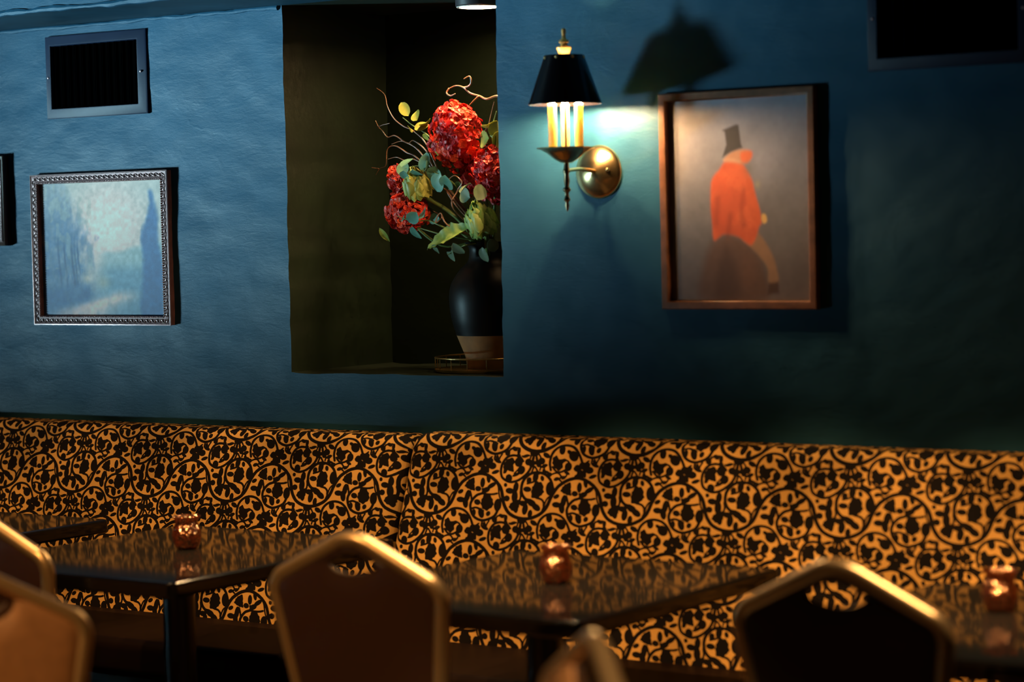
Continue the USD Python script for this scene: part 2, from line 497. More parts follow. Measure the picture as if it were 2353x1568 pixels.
def landscape(X, Z):
    n1, n2, n3 = fb(X, Z, 6, 6, 5, 1), fb(X, Z, 22, 12, 4, 2), fb(X, Z, 60, 9, 3, 3)
    C = np.ones(X.shape + (3,)) * np.array([0.62, 0.70, 0.70])
    sky = np.exp(-(((X - 0.55) / 0.28) ** 2 + ((Z - 0.66) / 0.30) ** 2))
    C = lay(C, 0.9 * sky, (0.84, 0.80, 0.78))
    C = lay(C, sst(0.45, 0.0, Z) * 0.75, (0.32, 0.49, 0.66))
    # hills on the right
    hill = sst(0.03, -0.03, Z - (0.47 + 0.16 * (X - 0.5) + 0.05 * (n1 - 0.5))) * sst(0.42, 0.56, X)
    C = lay(C, 0.7 * hill, (0.50, 0.66, 0.70))
    C = lay(C, sst(0.42, 0.30, Z) * sst(0.40, 0.6, X) * 0.6, (0.38, 0.55, 0.67))
    # trees on the left
    edge = 0.40 - 0.16 * sst(0.55, 1.0, Z) + 0.16 * (n2 - 0.5) + 0.10 * (n1 - 0.5)
    tree = sst(0.05, -0.09, X - edge) * (0.35 + 0.9 * n2)
    C = lay(C, tree * (0.95 - 0.6 * sst(0.55, 1.0, Z)), (0.28, 0.43, 0.60))
    C = lay(C, sst(0.50, 0.66, n2) * (X < 0.42) * (Z > 0.35) * 0.5, (0.62, 0.70, 0.68))
    for x0, w in ((0.15, .008), (0.20, .007), (0.26, .009), (0.285, .006), (0.31, .006)):
        tr = np.exp(-((X - x0 - 0.012 * np.sin(9 * Z)) / w) ** 2) * sst(0.20, 0.26, Z) * sst(0.66, 0.42, Z)
        C = lay(C, 0.75 * tr, (0.20, 0.31, 0.47))
    C = lay(C, 0.55 * np.exp(-(((X - 0.27) / .12) ** 2 + ((Z - 0.30) / .07) ** 2)) * sst(0.4, 0.6, n3), (0.62, 0.70, 0.74))
    # cypress on the right
    cw = 0.012 + 0.055 * sst(0.93, 0.55, Z) + 0.02 * sst(0.6, 0.2, Z) + 0.03 * (n2 - 0.5)
    C = lay(C, 0.88 * sst(cw + 0.02, cw - 0.02, np.abs(X - 0.895 + 0.01 * np.sin(14 * Z))) * sst(0.95, 0.90, Z), (0.26, 0.42, 0.61))
    # stream / path and bright bushes
    path = np.exp(-((X - (0.47 + 0.22 * np.sin(6.5 * (Z - 0.02)) * sst(0.0, 0.15, Z) - 0.15 * sst(0.15, 0.0, Z))) / (0.10 + 0.12 * sst(0.2, 0.0, Z))) ** 2) * sst(0.22, 0.12, Z)
    C = lay(C, 0.85 * path * (0.6 + 0.7 * n2), (0.84, 0.81, 0.77))
    C = lay(C, 0.7 * np.exp(-(((X - 0.38) / .06) ** 2 + ((Z - 0.28) / .05) ** 2)) * (0.5 + n2), (0.70, 0.74, 0.71))
    C = lay(C, 0.6 * np.exp(-(((X - 0.50) / .05) ** 2 + ((Z - 0.25) / .05) ** 2)) * (0.5 + n2), (0.62, 0.69, 0.66))
    C *= (0.90 + 0.20 * fb(X, Z, 40, 34, 4, 9))[..., None]
    C = np.clip(0.63 + (C - 0.63) * 1.45, 0.05, 1)
    return np.clip(C ** 2.25 / (1.15 * np.array([0.52, 0.88, 1.0])), 0, 0.9)


def soft_poly(X, Z, pts, w, round_=True):
    P = Polygon(spline(pts, 6, True) if round_ else pts).buffer(0)
    q = shapely.points(X.ravel(), Z.ravel())
    d = shapely.distance(P.exterior, q)
    inside = shapely.contains(P, q)
    d = np.where(inside, d, -d).reshape(X.shape)
    return sst(-w, w, d)


def rider(X, Z):
    """X, Z in 0..1; a rider in a red coat and top hat seen from behind"""
    n1, n2 = fb(X, Z, 5, 6, 5, 31), fb(X, Z, 30, 36, 4, 32)
    C = np.ones(X.shape + (3,)) * np.array([0.16, 0.135, 0.115])
    C = lay(C, sst(0.25, 1.0, Z) * 0.85, (0.25, 0.25, 0.265))
    C = lay(C, sst(0.5, 0.0, X) * sst(0.25, 0.8, Z) * 0.55, (0.38, 0.31, 0.25))
    C = lay(C, 0.5 * np.exp(-(((X - 0.68) / 0.16) ** 2 + ((Z - 0.70) / 0.10) ** 2)), (0.32, 0.30, 0.31))
    C = lay(C, sst(0.40, 0.05, Z) * 0.6, (0.13, 0.085, 0.065))
    C *= (0.75 + 0.5 * n1)[..., None]
    C = C * np.array([0.88, 0.95, 1.18])
    X, Z = X - 0.033, (Z - 0.008) / 1.035
    w = 0.013
    # horse: rump, tail and far leg
    C = lay(C, 0.85 * soft_poly(X, Z, [(0.20, 0.0), (0.20, 0.15), (0.26, 0.26), (0.36, 0.315), (0.46, 0.30), (0.56, 0.25), (0.63, 0.16), (0.64, 0.0)], 0.04), (0.125, 0.066, 0.046))
    C = lay(C, 0.5 * soft_poly(X, Z, [(0.30, 0.02), (0.33, 0.20), (0.37, 0.25), (0.42, 0.20), (0.46, 0.02)], 0.04), (0.055, 0.028, 0.022))
    C = lay(C, 0.35 * np.exp(-(((X - 0.52) / .06) ** 2 + ((Z - 0.12) / .09) ** 2)), (0.19, 0.085, 0.055))
    # breeches and boot
    C = lay(C, 0.9 * soft_poly(X, Z, [(0.47, 0.31), (0.54, 0.35), (0.62, 0.30), (0.69, 0.22), (0.72, 0.16), (0.735, 0.08), (0.67, 0.075), (0.66, 0.15), (0.60, 0.21), (0.53, 0.26)], w), (0.30, 0.165, 0.095))
    C = lay(C, 0.9 * soft_poly(X, Z, [(0.67, 0.078), (0.735, 0.083), (0.74, 0.03), (0.66, 0.025)], w, False), (0.07, 0.035, 0.025))
    # coat
    coat = soft_poly(X, Z, [(0.37, 0.655), (0.33, 0.62), (0.275, 0.57), (0.265, 0.46), (0.275, 0.37), (0.285, 0.285), (0.36, 0.315), (0.46, 0.30), (0.55, 0.26), (0.60, 0.33), (0.615, 0.40), (0.585, 0.50), (0.555, 0.58), (0.50, 0.645), (0.43, 0.665)], w)
    C = lay(C, 0.97 * coat, (0.62, 0.115, 0.040))
    C = lay(C, 0.5 * coat * sst(0.42, 0.62, n1), (0.42, 0.06, 0.025))
    C = lay(C, 0.35 * coat * sst(0.5, 0.66, n2), (0.50, 0.08, 0.03))
    for pts in ([(0.505, 0.52), (0.485, 0.42), (0.50, 0.36)], [(0.315, 0.48), (0.31, 0.42), (0.305, 0.37)], [(0.405, 0.40), (0.395, 0.35), (0.385, 0.31)]):
        L = LineString(spline(pts, 5))
        d = shapely.distance(L, shapely.points(X.ravel(), Z.ravel())).reshape(X.shape)
        C = lay(C, 0.34 * np.exp(-(d / 0.022) ** 2), (0.18, 0.03, 0.015))
    # arm and hand
    C = lay(C, 0.9 * soft_poly(X, Z, [(0.53, 0.58), (0.575, 0.50), (0.615, 0.42), (0.625, 0.36), (0.58, 0.36), (0.54, 0.42), (0.52, 0.50)], w), (0.55, 0.10, 0.035))
    C = lay(C, 0.95 * soft_poly(X, Z, [(0.63, 0.405), (0.655, 0.40), (0.662, 0.37), (0.64, 0.36), (0.625, 0.38)], 0.008), (0.62, 0.38, 0.13))
    # neck, collar, cheek
    C = lay(C, 0.95 * soft_poly(X, Z, [(0.365, 0.665), (0.42, 0.705), (0.50, 0.715), (0.555, 0.70), (0.55, 0.66), (0.50, 0.645), (0.44, 0.655)], w), (0.46, 0.22, 0.13))
    C = lay(C, 0.9 * soft_poly(X, Z, [(0.49, 0.70), (0.56, 0.705), (0.565, 0.675), (0.53, 0.65), (0.49, 0.66)], w), (0.62, 0.12, 0.04))
    C = lay(C, 0.6 * soft_poly(X, Z, [(0.36, 0.667), (0.42, 0.672), (0.48, 0.66), (0.47, 0.652), (0.40, 0.66)], w), (0.55, 0.33, 0.22))
    # top hat
    C = lay(C, 0.97 * soft_poly(X, Z, [(0.36, 0.81), (0.375, 0.80), (0.385, 0.74), (0.355, 0.68), (0.42, 0.705), (0.50, 0.722), (0.49, 0.74), (0.475, 0.83), (0.46, 0.835)], 0.009, False), (0.040, 0.035, 0.037))
    # pale marks right of the rider
    C = lay(C, 0.35 * np.exp(-(((X - 0.60) / .02) ** 2 + ((Z - 0.545) / .02) ** 2)), (0.45, 0.38, 0.2))
    C = lay(C, 0.4 * np.exp(-(((X - 0.54) / .035) ** 2 + ((Z - 0.62) / .035) ** 2)), (0.12, 0.12, 0.09))
    C *= (0.92 + 0.16 * n2)[..., None]
    return np.clip(C * 1.3, 0, 0.9)


def along_rect(w, h, step):
    """points along a centred rectangle with the direction of each side"""
    out = []
    for (x0, z0, x1, z1) in ((-w / 2, h / 2, w / 2, h / 2), (w / 2, h / 2, w / 2, -h / 2), (w / 2, -h / 2, -w / 2, -h / 2), (-w / 2, -h / 2, -w / 2, h / 2)):
        L = math.hypot(x1 - x0, z1 - z0)
        n = max(1, int(round(L / step)))
        for i in range(n):
            t = (i + 0.5) / n
            out.append((x0 + (x1 - x0) * t, z0 + (z1 - z0) * t, math.atan2(z1 - z0, x1 - x0)))
    return out


ball = trimesh.creation.icosphere(1, 1.0)


def ornament(w, h, y, step=0.0195, s=1.25):
    """carved running scrolls: a comma shaped tube and a bud for each repeat"""
    ang = np.linspace(-0.6, 4.2, 9)
    c = np.stack([0.0052 * np.cos(ang) * np.linspace(1.25, 0.45, 9), np.zeros(9), 0.0052 * np.sin(ang) * np.linspace(1.25, 0.45, 9)], -1) * s
    sc = tube(c, np.linspace(0.0012, 0.0019, 9) * s, 5)
    bud = ball.copy()
    bud.apply_scale((0.0042 * s, 0.0016, 0.0020 * s))
    bud.apply_transform(trimesh.transformations.rotation_matrix(0.6, [0, 1, 0]))
    bud.apply_translation((0.0088 * s, 0, -0.001))
    one = cat([sc, bud])
    ms = []
    for x, z, a in along_rect(w, h, step):
        m = one.copy()
        m.apply_transform(trimesh.transformations.rotation_matrix(-a, [0, 1, 0]))
        m.apply_translation((x, -y, z))
        ms.append(m)
    return cat(ms)


def beads(w, h, y, step=0.0066, r=0.0027):
    b = trimesh.creation.icosphere(0, r)
    return cat([at(b, x, -y, z) for x, z, a in along_rect(w, h, step)])


# forest landscape in the carved silvered frame
t = thing('landscape_painting', 'misty blue forest landscape in a carved silvery frame, whole beneath the left vent', 'painting', (-4.888, 0, 1.4625))
W, Hh = 0.534, 0.432
obj('frame', frame_mesh(W, Hh, [(0, 0.0), (0, 0.018), (0.002, 0.020), (0.004, 0.0195), (0.008, 0.0175), (0.017, 0.0175), (0.021, 0.019), (0.0235, 0.0185), (0.026, 0.015), (0.026, 0.002)]), 'frame_bronze', t)
obj('scroll_ornament', ornament(W - 0.025, Hh - 0.025, 0.0185), 'frame_silver', t, label='silvered running scroll relief', kind='stuff')
obj('bead_ornament', beads(W - 0.046, Hh - 0.046, 0.0195), 'frame_silver', t, kind='stuff')
obj('frame_lip', frame_mesh(W + 0.001, Hh + 0.001, [(-0.0005, 0.017), (-0.0005, 0.0202), (0.0025, 0.0212), (0.0035, 0.0195)]), 'frame_silver', t)
X, Z, P = canvas_points(W - 0.05, Hh - 0.05, 150, 130)
obj('canvas', trimesh.Trimesh(*grid(P + [0, -0.006, 0]), process=False), 'canvas_print', t, color=landscape(X, Z).reshape(-1, 3))

# its neighbour, cut by the left edge of the picture
t = thing('small_painting', 'dark painting in a deep bronze frame, cut off by the left edge', 'painting', (-5.437, 0, 1.609))
W, Hh = 0.352, 0.264
obj('frame', frame_mesh(W, Hh, [(0, 0.0), (0, 0.022), (0.003, 0.024), (0.010, 0.021), (0.013, 0.019), (0.013, 0.0)]), 'frame_umber', t)
obj('inner_frame', frame_mesh(W - 0.022, Hh - 0.022, [(0, 0.0), (0, 0.021), (0.003, 0.0235), (0.006, 0.021), (0.016, 0.020), (0.018, 0.022), (0.021, 0.0195), (0.022, 0.005), (0.022, 0.0)]), 'frame_silver', t)
obj('scroll_ornament', ornament(W - 0.044, Hh - 0.044, 0.0205, 0.014, 0.7), 'frame_silver', t, kind='stuff')
X, Z, P = canvas_points(W - 0.062, Hh - 0.062, 60, 50)
n = fb(X, Z, 7, 7, 5, 5)
C = lay(np.ones(X.shape + (3,)) * [0.10, 0.13, 0.19], sst(0.4, 0.7, n), (0.24, 0.27, 0.33))
C = lay(C, sst(0.35, 0.1, Z), (0.05, 0.06, 0.11))
obj('canvas', trimesh.Trimesh(*grid(P + [0, -0.008, 0]), process=False), 'canvas_print', t, color=C.reshape(-1, 3))

# the rider
t = thing('rider_painting', 'portrait of a rider in red coat and top hat from behind, brown frame', 'painting', (-2.8145, 0, 1.551))
W, Hh = 0.418, 0.516
obj('frame', frame_mesh(W, Hh, [(0, 0.0), (0, 0.018), (0.002, 0.020), (0.016, 0.0205), (0.0185, 0.019), (0.020, 0.016), (0.020, 0.0)]), 'wood_brown', t)
X, Z, P = canvas_points(W - 0.038, Hh - 0.038, 170, 210)
obj('canvas', trimesh.Trimesh(*grid(P + [0, -0.005, 0]), process=False), 'canvas_print', t, color=rider(X, Z).reshape(-1, 3))

# ------------------------------------------------------------------ wall sconce
SX, SY, SZ = -3.2, -0.155, 1.629
t = thing('wall_sconce', 'brass wall sconce with black shade over three candle tubes', 'wall lamp', (SX, 0, SZ))
plate = lathe([(0, 0.034), (0.006, 0.034), (0.012, 0.031), (0.026, 0.028), (0.040, 0.020), (0.049, 0.012), (0.0555, 0.007), (0.057, 0.0)], 48)
plate.apply_scale((1.16, 1.16, 1.0))
plate.apply_transform(trimesh.transformations.rotation_matrix(math.pi / 2, [1, 0, 0]))
plate.apply_translation((-0.006, 0, 0))
obj('backplate', plate, 'brass', t, smooth=50)
arm = spline([(0, -0.028, 0.0), (0, -0.06, 0.004), (0, -0.10, 0.006), (0, SY, 0.002)], 6)
obj('arm', cat([tube(arm, 0.0048, 12), at(trimesh.creation.icosphere(2, 0.0085), 0, SY, 0.002)]), 'brass', t)
kn = trimesh.creation.icosphere(2, 0.005)
obj('plate_screw', cat([at(kn, 0.034, -0.026, 0.004), at(kn, -0.034, -0.026, 0.004)]), 'brass', t)
stem = lathe([(0, -0.097), (0.003, -0.092), (0.0052, -0.082), (0.004, -0.074), (0.008, -0.068), (0.0055, -0.061), (0.0045, -0.052), (0.0095, -0.045), (0.0095, -0.042), (0.005, -0.036), (0.0075, -0.022), (0.0055, -0.008), (0.009, 0.0), (0.006, 0.012), (0.0065, 0.02), (0, 0.021)], 24)
obj('stem', at(stem, 0, SY, 0), 'brass_dark', t, smooth=50)
dish = lathe([(0, 0.019), (0.014, 0.021), (0.030, 0.030), (0.046, 0.044), (0.060, 0.052), (0.0695, 0.055), (0.0705, 0.0575), (0.066, 0.0575), (0.045, 0.053), (0.0, 0.051)], 48)
obj('drip_dish', at(dish, 0, SY, 0), 'brass', t, smooth=50)
BULB = []
for k in range(3):
    a = math.radians(124.8 + 120 * k)  # one towards the wall's left, two in front
    x, y = 0.0365 * math.cos(a), 0.0365 * math.sin(a)
    c = lathe([(0, 0.051), (0.0125, 0.051), (0.0102, 0.056), (0.0102, 0.158), (0.0105, 0.161), (0, 0.161)], 24)
    obj('candle_tube', at(c, x, SY + y, 0), 'candle_cream', t, smooth=50)
    b = lathe([(0, 0.160), (0.006, 0.162), (0.0095, 0.170), (0.0085, 0.181), (0.004, 0.192), (0, 0.197)], 16)
    obj('bulb', at(b, x, SY + y, 0), 'bulb_glow', t, smooth=True)
sh = lathe([(0.0868, 0.160), (0.0880, 0.1595), (0.0885, 0.161), (0.0478, 0.277), (0.0468, 0.2775), (0.0462, 0.277), (0.0868, 0.160)], 72)
shade = obj('shade', at(sh, 0, SY, 0), 'black_enamel', t, smooth=50)
for k in range(8):
    a = 2 * math.pi * k / 8 + 0.2
    obj('rim_bead', at(trimesh.creation.icosphere(1, 0.0042), 0.049 * math.cos(a), SY + 0.049 * math.sin(a), 0.271), 'gold_leaf', shade)
spider = [tube([(0, SY, 0.272), (0.046 * math.cos(a), SY + 0.046 * math.sin(a), 0.272)], 0.0015, 6) for a in (0.3, 0.3 + 2.094, 0.3 + 4.189)]
obj('shade_holder', cat(spider + [at(trimesh.creation.cylinder(0.003, 0.22), 0, SY, 0.162)]), 'brass_dark', t)
fin = lathe([(0, 0.272), (0.012, 0.274), (0.014, 0.284), (0.018, 0.293), (0.0175, 0.297), (0.009, 0.301), (0.008, 0.304), (0.0125, 0.308), (0.0115, 0.313), (0.0055, 0.317), (0.0045, 0.326), (0.0058, 0.333), (0.005, 0.340), (0, 0.3425)], 24)
obj('finial', at(fin, 0, SY, 0), 'gold_leaf', t, smooth=50)

# ------------------------------------------------------------------ niche: downlight, tray, vase, bouquet
PX, PY = -3.672, 0.165
t = thing('puck_light', 'round surface-mounted puck light on the ceiling of the niche', 'ceiling light', (PX, PY, 2.074))
obj('housing', lathe([(0.052, 0.010), (0.053, 0.0), (0.060, 0.0), (0.063, 0.003), (0.063, 0.039), (0, 0.039), (0, 0.030), (0.052, 0.030), (0.052, 0.010)], 40), 'light_dark', t, smooth=40)
obj('trim_ring', lathe([(0.0525, 0.004), (0.053, -0.001), (0.0600, -0.001), (0.0605, 0.001), (0.0605, 0.004), (0.0525, 0.004)], 40), 'light_white', t, smooth=40)
obj('diffuser', lathe([(0, 0.011), (0.0515, 0.011), (0.0515, 0.013), (0, 0.013)], 40), 'puck_glow', t)

VX, VY = -3.690, 0.210
t = thing('gallery_tray', 'round brass gallery tray under the vase in the niche', 'tray', (VX, VY, NZ0))
obj('tray_base', lathe([(0, 0.004), (0.145, 0.004), (0.150, 0.002), (0.152, 0.006), (0.152, 0.009), (0.148, 0.009), (0.146, 0.008), (0, 0.008)], 56), 'gold_wire', t, smooth=40)
ang = np.linspace(0, 2 * np.pi, 72, endpoint=False)
obj('rail', tube(np.stack([0.150 * np.cos(ang), 0.150 * np.sin(ang), 0 * ang + 0.0385], -1), 0.0022, 8, True), 'gold_wire', t, smooth=True)
for k in range(18):
    a = 2 * np.pi * k / 18
    obj('post', at(trimesh.creation.cylinder(0.0013, 0.032, sections=8), 0.150 * np.cos(a), 0.150 * np.sin(a), 0.023), 'gold_wire', t)
t = thing('vase', 'dark glazed urn with bare tan clay foot in the niche', 'vase', (VX, VY, NZ0 + 0.0085))
prof = spline([(0.066, 0.0), (0.070, 0.03), (0.081, 0.06), (0.092, 0.088)], 5)
obj('clay_foot', lathe([(0, 0)] + [tuple(p) for p in prof] + [(0.085, 0.088), (0, 0.086)], 56), 'vase_clay', t, smooth=50)
prof = spline([(0.0925, 0.0875), (0.104, 0.13), (0.110, 0.18), (0.104, 0.222), (0.082, 0.258), (0.060, 0.280), (0.054, 0.300), (0.055, 0.318), (0.066, 0.333)], 5)
obj('glazed_body', lathe([(0, 0.0875)] + [tuple(p) for p in prof] + [(0.060, 0.333), (0.048, 0.31), (0.05, 0.28), (0, 0.12)], 56), 'vase_dark', t, smooth=50)


def rot_to(d, up=(0, 0, 1)):
    """matrix whose z axis is d"""
    d = np.asarray(d, float) / np.linalg.norm(d)
    x = np.cross(up, d)
    if np.linalg.norm(x) < 1e-4:
        x = np.array([1.0, 0, 0])
    x /= np.linalg.norm(x)
    T = np.eye(4)
    T[:3, :3] = np.stack([x, np.cross(d, x), d], 1)
    return T


def place(m, pos, d, spin=0.0, up=(0, 0, 1)):
    m = m.copy()
    m.apply_transform(trimesh.transformations.rotation_matrix(spin, [0, 0, 1]))
    m.apply_transform(rot_to(d, up))
    m.apply_translation(pos)
    return m


def leaf_blade(L, Wd, curl=0.15, cup=0.1, n=7, tip=1.0, fold=0.0):
    """leaf in the xy plane, stem at the origin, along +y; tip 0 round .. 1 pointed; two sided thin solid"""
    t_ = np.linspace(0, 1, n)
    wv = np.sin(np.pi * t_ ** (0.85 if tip > 0.5 else 0.95)) ** (0.9 if tip > 0.5 else 0.55)
    s = np.linspace(-1, 1, 5)
    T, Sx = np.meshgrid(t_, s, indexing='ij')
    Pt = np.stack([Sx * 0.5 * Wd * wv[:, None], T * L, -curl * L * T ** 2 + cup * Wd * Sx ** 2 * wv[:, None] + fold * np.abs(Sx) * Wd], -1)
    v, f = grid(Pt)
    v2 = v - [0, 0, 0.0006]
    return trimesh.Trimesh(np.vstack([v, v2]), np.vstack([f, f[:, ::-1] + len(v)]), process=False)


# floret: four cupped petals
def floret(sz, seed):
    r = np.random.default_rng(seed)
    ms = []
    for k in range(4):
        p = leaf_blade(sz, sz * 1.08, -0.20 + 0.30 * r.random(), 0.20, 6, 0.0)
        p.apply_transform(trimesh.transformations.rotation_matrix(math.pi / 2 * k + 0.2 * r.standard_normal(), [0, 0, 1]))
        ms.append(p)
    ms.append(trimesh.creation.icosphere(0, sz * 0.13))
    return cat(ms)


FL = [floret(0.0150, s) for s in range(5)]


def hydrangea(label, c, rx, ry, rz, n, seed, tilt=(0.0, 0.0), mats=(0, 1, 2, 3), sz=1.0):
    r = np.random.default_rng(seed)
    t = thing('hydrangea', label, 'flower', c, group='red hydrangea heads')
    core = trimesh.creation.icosphere(2, 1.0)
    core.apply_scale((rx * 0.72, ry * 0.72, rz * 0.72))
    obj('flower_core', core, 'petal_red_2', t, smooth=True)
    g = math.pi * (3 - math.sqrt(5))
    T = trimesh.transformations.euler_matrix(tilt[0], tilt[1], 0)
    for i in range(n):
        zz = 1 - 2 * (i + 0.5) / n
        a = g * i
        d = np.array([math.cos(a) * math.sqrt(1 - zz * zz), math.sin(a) * math.sqrt(1 - zz * zz), zz])
        if d[1] > 0.75:
            continue
        p = d * [rx, ry, rz] * (0.85 + 0.24 * r.random())
        nn = d / [rx, ry, rz]
        nn = nn / np.linalg.norm(nn) + 0.33 * r.standard_normal(3)
        m = place(FL[i % 5], p, nn, r.random() * 6)
        m.apply_scale(1.0) if sz == 1.0 else None
        m.apply_transform(T)
        obj('floret', m, 'petal_red_%d' % mats[r.integers(len(mats))], t, smooth=True)
    st = spline([(0, 0.0, -rz * 0.4), ((VX - c[0]) * 0.4, 0.03, -0.09), ((VX - c[0]) * 0.8, VY - c[1], 1.46 - c[2])], 5)
    obj('stem', tube(st, 0.004, 6), 'stem_green', t, smooth=True)
    return t


hydrangea('tallest red hydrangea head, standing upright in the middle of the bouquet', (-3.757, 0.165, 1.742), 0.068, 0.062, 0.088, 115, 1)
hydrangea('crimson hydrangea head at the right edge of the niche, above the artichoke', (-3.622, 0.150, 1.640), 0.058, 0.055, 0.075, 85, 2, mats=(0, 2, 2, 1))
hydrangea('red hydrangea head hanging low at the left of the bouquet', (-3.905, 0.140, 1.545), 0.058, 0.048, 0.050, 72, 3, mats=(1, 1, 3, 0))
hydrangea('smallest red hydrangea cluster, at far left above the low hanging one', (-3.940, 0.150, 1.630), 0.026, 0.026, 0.036, 30, 4, mats=(3, 1, 3, 0))
hydrangea('dark red hydrangea head in shade below the tallest one', (-3.712, 0.200, 1.640), 0.050, 0.045, 0.060, 66, 5, mats=(2, 2, 0))


def artichoke(label, c, r0, h, mat, seed, lean=(0, 0, 1)):
    t = thing('artichoke', label, 'artichoke', c, group='green artichokes')
    r = np.random.default_rng(seed)
    core = trimesh.creation.icosphere(2, 1.0)
    core.apply_scale((r0 * 0.8, r0 * 0.8, h * 0.42))
    core.apply_translation((0, 0, h * 0.42))
    Tl = rot_to(lean)
    core.apply_transform(Tl)
    obj('artichoke_heart', core, mat, t, smooth=True)
    for ring in range(7):
        zz = ring / 6.0
        rad = r0 * math.sin(math.pi * (0.24 + 0.66 * zz)) ** 0.8
        n = 9 if ring < 5 else 6
        for k in range(n):
            a = 2 * math.pi * (k + 0.5 * (ring % 2)) / n + 0.1 * r.standard_normal()
            b = leaf_blade(h * 0.48, r0 * 0.92, 0.14, -0.30, 6, 1.0)
            out = np.array([math.cos(a), math.sin(a), 0])
            up = np.array([0, 0, 1.0])
            # blade's y axis goes up along the bud, its z axis outwards
            lean_in = 0.75 * zz - 0.30
            yv = up * math.cos(lean_in) - out * math.sin(lean_in)
            zv = out * math.cos(lean_in) + up * math.sin(lean_in)
            R = np.eye(4)
            R[:3, :3] = np.stack([np.cross(yv, zv), yv, zv], 1)
            b.apply_transform(R)
            b.apply_translation(out * (rad * 0.92 + 0.003 * r.random()) + up * (h * 0.66 * zz))
            b.apply_transform(Tl)
            obj('bract', b, mat if r.random() < 0.55 else mat + '_pale', t, smooth=40)
    st = spline([(0, 0, 0.01), ((VX - c[0]) * 0.5, (VY - c[1]) * 0.5, -0.05), ((VX - c[0]) * 0.8, VY - c[1], 1.455 - c[2])], 5)
    obj('stem', tube(st, 0.006, 6), 'stem_green', t, smooth=True)


artichoke('bright green artichoke low at the right edge of the niche', (-3.632, 0.115, 1.478), 0.046, 0.092, 'bract_green', 1, (-0.15, -0.35, 1))
artichoke('yellowish artichoke tucked under the teal eucalyptus leaves at left', (-3.852, 0.135, 1.580), 0.043, 0.085, 'bract_yellow', 2, (-0.1, -0.35, 1))


def sprig(label, stem, leaves, mat, seed, y, group='eucalyptus sprigs', tip=0.0, name='eucalyptus_sprig'):
    """stem: (x, z) points; leaves: (x, z, length, width, angle of the leaf in the wall's plane)"""
    r = np.random.default_rng(seed)
    o = np.array([stem[0][0], y, stem[0][1]])
    t = thing(name, label, 'foliage', o, group=group)
    pts = spline([np.array([x, y + 0.02 * i / len(stem), z]) - o for i, (x, z) in enumerate(stem)] + [np.array([VX, VY, 1.46]) - o], 6)
    obj('stem', tube(pts, np.linspace(0.0012, 0.0026, len(pts)), 6), 'stem_green', t, smooth=True)
    for (x, z, L, Wd, a) in leaves:
        lf = leaf_blade(L, Wd, 0.10 + 0.15 * r.random(), 0.12, 8, tip)
        lf.apply_translation((0, -L * 0.5, 0))
        # leaf faces the room and a little upward, turned by a around the wall's normal
        lf.apply_transform(trimesh.transformations.rotation_matrix(math.pi / 2 - 0.5 + 0.3 * r.standard_normal(), [1, 0, 0]))
        lf.apply_transform(trimesh.transformations.rotation_matrix(0.35 * r.standard_normal(), [0, 0, 1]))
        lf.apply_transform(trimesh.transformations.rotation_matrix(-a, [0, 1, 0]))
        lf.apply_translation(np.array([x, y - 0.01 + 0.012 * r.standard_normal(), z]) - o)
        obj('leaf', lf, mat, t, smooth=True)


sprig('yellow-green eucalyptus sprig reaching up left of the tallest hydrangea', [(-3.936, 1.798), (-3.905, 1.775), (-3.86, 1.748), (-3.825, 1.707), (-3.79, 1.60)],
      [(-3.918, 1.820, 0.050, 0.030, 0.6), (-3.885, 1.802, 0.058, 0.032, 0.7), (-3.855, 1.783, 0.064, 0.036, 0.6), (-3.872, 1.772, 0.04, 0.026, -1.0), (-3.828, 1.722, 0.035, 0.024, -0.4), (-3.90, 1.765, 0.03, 0.02, 2.2), (-3.842, 1.74, 0.036, 0.022, 2.6), (-3.815, 1.700, 0.036, 0.026, 2.9)], 'leaf_yellow', 11, 0.17)
sprig('teal eucalyptus sprig draped over the yellowish artichoke', [(-3.90, 1.655), (-3.84, 1.665), (-3.78, 1.64), (-3.72, 1.60)],
      [(-3.889, 1.660, 0.042, 0.036, 0.1), (-3.858, 1.676, 0.044, 0.036, 0.0), (-3.816, 1.676, 0.056, 0.040, 0.3), (-3.795, 1.642, 0.052, 0.044, 2.8), (-3.775, 1.618, 0.058, 0.046, 2.6), (-3.741, 1.615, 0.058, 0.040, 2.9), (-3.87, 1.640, 0.034, 0.030, 3.0), (-3.83, 1.645, 0.040, 0.034, 3.2), (-3.805, 1.662, 0.040, 0.034, 1.2), (-3.715, 1.605, 0.042, 0.032, 2.5)], 'leaf_teal', 12, 0.105)
sprig('pale green eucalyptus sprig at the right edge beside the tallest hydrangea', [(-3.615, 1.80), (-3.640, 1.745), (-3.665, 1.66)],
      [(-3.632, 1.766, 0.050, 0.046, 0.3), (-3.610, 1.752, 0.048, 0.044, -0.4), (-3.650, 1.728, 0.052, 0.046, 1.6), (-3.618, 1.714, 0.054, 0.046, 2.4), (-3.600, 1.725, 0.05, 0.045, -1.2)], 'leaf_yellow', 13, 0.15)
sprig('grey-green round leaves right above the bright green artichoke', [(-3.615, 1.60), (-3.64, 1.57), (-3.66, 1.52)],
      [(-3.637, 1.604, 0.040, 0.036, 0.2), (-3.668, 1.584, 0.044, 0.040, 1.2), (-3.606, 1.590, 0.046, 0.040, -0.8)], 'leaf_grey', 14, 0.075)
sprig('teal leaves trailing over and beside the low hanging hydrangea', [(-3.90, 1.535), (-3.85, 1.52), (-3.80, 1.52), (-3.75, 1.50)],
      [(-3.832, 1.527, 0.052, 0.036, 2.4), (-3.838, 1.487, 0.048, 0.034, 3.0), (-3.893, 1.533, 0.028, 0.022, 0.2), (-3.808, 1.542, 0.050, 0.034, 0.9), (-3.785, 1.525, 0.04, 0.03, 1.5)], 'leaf_teal', 15, 0.085)
